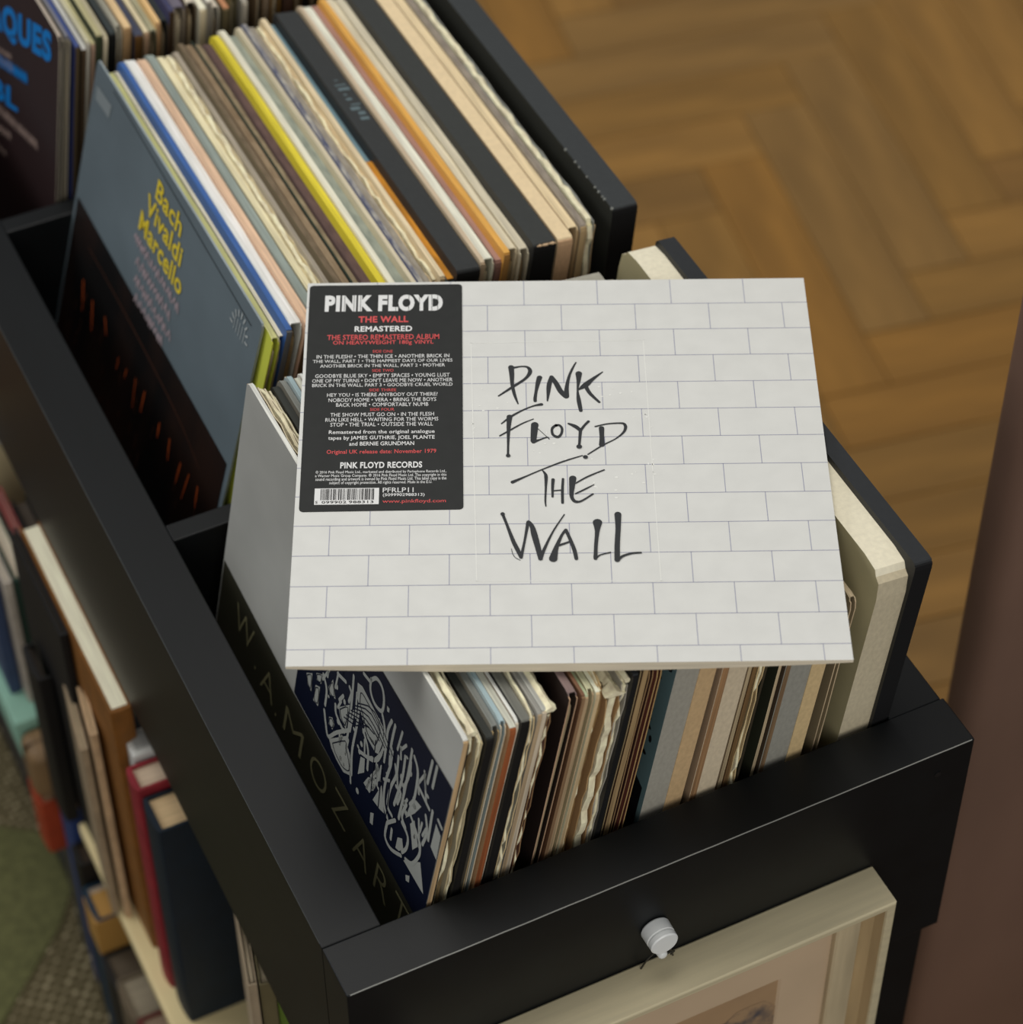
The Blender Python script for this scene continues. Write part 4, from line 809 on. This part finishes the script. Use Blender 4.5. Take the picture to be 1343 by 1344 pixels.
# upper row
book('book', 'dark navy book with tan page tops standing on the cream shelf', -0.012, 0.335, 0.034, SH, -0.250, 0.15, (14, 28, 40), (206, 178, 136))
book('book', 'red covered book with pinkish pages behind the dark navy one', -0.014, 0.371, 0.024, SH, -0.243, 0.15, (132, 36, 44), (206, 184, 158))
bx_ = thing('white_box', 'small white box behind the red covered book', 'box', (-0.008, 0.398, SH))
bm = bmesh.new(); box(bm, 0, 0.12, 0, 0.024, 0, 0.262, 0.002, 2); obj('case', bm, mat('white_card', (206, 206, 200), 0.5, 0.05, (30, 30, 30)), bx_)
bm = bmesh.new(); box(bm, 0.004, 0.118, 0.005, 0.019, 0.261, 0.2635, 0.0005, 1); obj('lid', bm, mat('grey_card', (150, 150, 146), 0.5), bx_)
book('book', 'tall wood brown book with white page tops, spine facing out', -0.0155, 0.414, 0.0165, SH, -0.2005, 0.200, (122, 78, 30), (240, 232, 204), 'y', round_=0.002, ins=0.0004)
book('book', 'slim tan book beside the tall wood brown one', -0.0255, 0.450, 0.006, SH, -0.262, 0.048, (186, 156, 120), (196, 176, 140), 'y', (0, 0, R(-8)), round_=0.001)
book('book', 'slim greige book left of the slim tan one', -0.0330, 0.458, 0.006, SH, -0.285, 0.066, (150, 132, 106), (190, 176, 146), 'y', (0, 0, R(-8)), round_=0.001)
book('book', 'thin black book flat against the tall wood brown one', -0.0228, 0.503, 0.0065, SH, -0.206, 0.118, (16, 15, 15), (60, 54, 46), 'y', round_=0.001)
book('book', 'black book with a hidden spine behind the slim books', -0.034, 0.560, 0.040, SH, -0.315, 0.009, (18, 16, 15), (50, 44, 38))
TZ = -0.452
tb = thing('teal_box', 'pale teal box lying under the dark green books', 'box', (-0.047, 0.640, -0.5005))
bm = bmesh.new(); box(bm, 0, 0.10, 0, 0.26, 0, 0.036, 0.002, 2); obj('case', bm, mat('teal_cloth', (134, 176, 156), 0.6, 0.05, (30, 30, 30)), tb)
bm = bmesh.new(); box(bm, -0.0012, 0.1012, -0.0012, 0.2612, 0.036, 0.048, 0.002, 2); obj('lid', bm, mat('teal_cloth_lid', (140, 182, 162), 0.6, 0.05, (30, 30, 30)), tb)
st_ = thing('book', 'thick grey book standing under the teal box', 'book', (-0.04, 0.645, -0.7645), group='books under the bin')
bm = bmesh.new(); box(bm, 0.022, 0.09, 0, 0.25, 0, 0.2635, 0.003, 2); obj('cover', bm, mat('book_cloth', (70, 66, 58), 0.6, 0.08, (60, 60, 60), 0.3), st_)
book('book', 'dark green book with a pale edge standing on the teal box, front one', -0.021, 0.655, 0.014, TZ, -0.300, 0.085, (28, 52, 42), (200, 190, 168), 'y')
book('book', 'rose red book standing on the teal box', -0.0055, 0.655, 0.006, TZ, -0.285, 0.09, (140, 70, 66), (196, 170, 156), 'y', round_=0.001)
book('book', 'black book right of the rose red one on the teal box', 0.0015, 0.650, 0.014, TZ, -0.280, 0.07, (18, 17, 16), (90, 80, 70), 'y', round_=0.001)
book('book', 'grey white book left of the dark green one on the teal box', -0.029, 0.657, 0.007, TZ, -0.302, 0.10, (176, 166, 152), (206, 198, 180), 'y', round_=0.001)
book('book', 'slate blue book at the far left on the teal box', -0.040, 0.672, 0.010, TZ, -0.310, 0.11, (54, 68, 96), (190, 186, 176), 'y', round_=0.001)
cb = thing('cream_box', 'cream box with a grey band behind the books on the teal box', 'box', (-0.030, 0.788, TZ))
bm = bmesh.new(); box(bm, 0, 0.08, 0, 0.105, 0, 0.215, 0.003, 2); obj('case', bm, mat('cream_card', (206, 190, 150), 0.7, 0.05, (20, 20, 20)), cb)
bm = bmesh.new(); box(bm, -0.0008, 0.0808, -0.0008, 0.012, 0.170, 0.195, 0.0005, 1); obj('band', bm, mat('grey_card', (190, 188, 180), 0.5), cb)
book('book', 'maroon book lying on the cream box', -0.028, 0.800, 0.045, -0.2365, -0.216, 0.085, (112, 48, 54), (190, 170, 150), 'y')
book('book', 'blue book lying on top of the maroon one', -0.027, 0.815, 0.04, -0.2155, -0.200, 0.07, (44, 60, 120), (190, 186, 176), 'y')
# lower row on the bottom shelf
LZ = -0.7645
bb = thing('brown_case', 'rounded brown case lying on the brick red book beside the teal box', 'case', (-0.048, 0.602, -0.5195))
bm = bmesh.new(); box(bm, 0, 0.09, 0, 0.036, 0, 0.060, 0.010, 4); obj('body', bm, mat('brown_hide', (124, 98, 66), 0.55, 0.08, (30, 30, 30)), bb, True)
bm = bmesh.new(); box(bm, -0.0004, 0.0904, 0.0170, 0.0185, 0.004, 0.0604, 0.0004, 1); obj('seam', bm, mat('dark_seam', (70, 52, 34), 0.6), bb)
book('book', 'brick red book under the brown case at the floor side', -0.046, 0.603, 0.034, -0.590, -0.5215, 0.10, (150, 58, 30), (170, 140, 110))
book('book', 'grey book under the brick red one in the lower row', -0.030, 0.603, 0.034, LZ, -0.5905, 0.10, (60, 58, 52), (120, 110, 96))
book('book', 'navy book with tan page tops right before the brown case', -0.032, 0.562, 0.036, LZ, -0.492, 0.12, (40, 58, 104), (206, 172, 134))
book('book', 'long black ledger in the lower row', -0.036, 0.535, 0.024, LZ, -0.530, 0.12, (22, 20, 16), (60, 50, 40))
ob = book('book', 'dark blue book with an ochre label and worn page tops in the lower row', -0.039, 0.494, 0.038, LZ, -0.555, 0.12, (16, 44, 62), (176, 160, 140))
bm = bmesh.new(); box(bm, -0.0036, 0.10, -0.0006, 0.030, 0.160, 0.2085, 0.001, 1); obj('ochre_label', bm, mat('ochre_cloth', (168, 126, 62), 0.6), ob)
book('book', 'black book in front of the ochre labelled one', -0.042, 0.452, 0.040, LZ, -0.600, 0.12, (24, 22, 20), (90, 80, 66))
book('book', 'grey brown book at the near end of the lower row', -0.042, 0.406, 0.044, LZ, -0.580, 0.12, (96, 84, 66), (140, 130, 110))
book('book', 'wine red book at the very near end of the lower row', -0.040, 0.364, 0.040, LZ, -0.575, 0.12, (92, 34, 30), (140, 120, 100))
# folders at the near end, beside the front leg
def folder(label, x0, y0, w_, t_, z0, z1, col):
    o = thing('folder', label, 'folder', (x0, y0, z0), (0, 0, R(-14)), 'folders under the near end of the bin')
    bm = bmesh.new(); h = z1 - z0
    slab(bm, 0, 0.0008, w_, h, (0, 0, 0, 0), r=0.004, seed=1); slab(bm, t_ - 0.0008, t_, w_, h - 0.002, (0, 0, 0, 0), r=0.004, seed=2); box(bm, 0.0008, t_ - 0.0008, 0.001, 0.0022, 0.002, h - 0.004)
    obj('cover', bm, mat('folder_card', col, 0.6, 0.06, (20, 20, 20)), o)
    bm = bmesh.new(); slab(bm, 0.0016, t_ - 0.0016, w_ - 0.006, h - 0.008, (0, 0, 0, 0), r=0.003, seed=3, y0=0.003); obj('papers', bm, mat('folder_papers', (190, 176, 150), 0.8, 0.1, (900, 20, 20)), o)
folder('greige folder standing beside the dark navy book', -0.008, 0.175, 0.110, 0.006, SH, -0.225, (168, 150, 124))
folder('olive folder right of the greige one', -0.0015, 0.170, 0.100, 0.010, SH, -0.222, (110, 100, 70))
folder('green folder under the bin near the front corner', 0.0092, 0.168, 0.09, 0.006, SH, -0.220, (104, 128, 48))
folder('blue folder behind the green one', 0.0160, 0.166, 0.08, 0.006, SH, -0.218, (74, 124, 164))
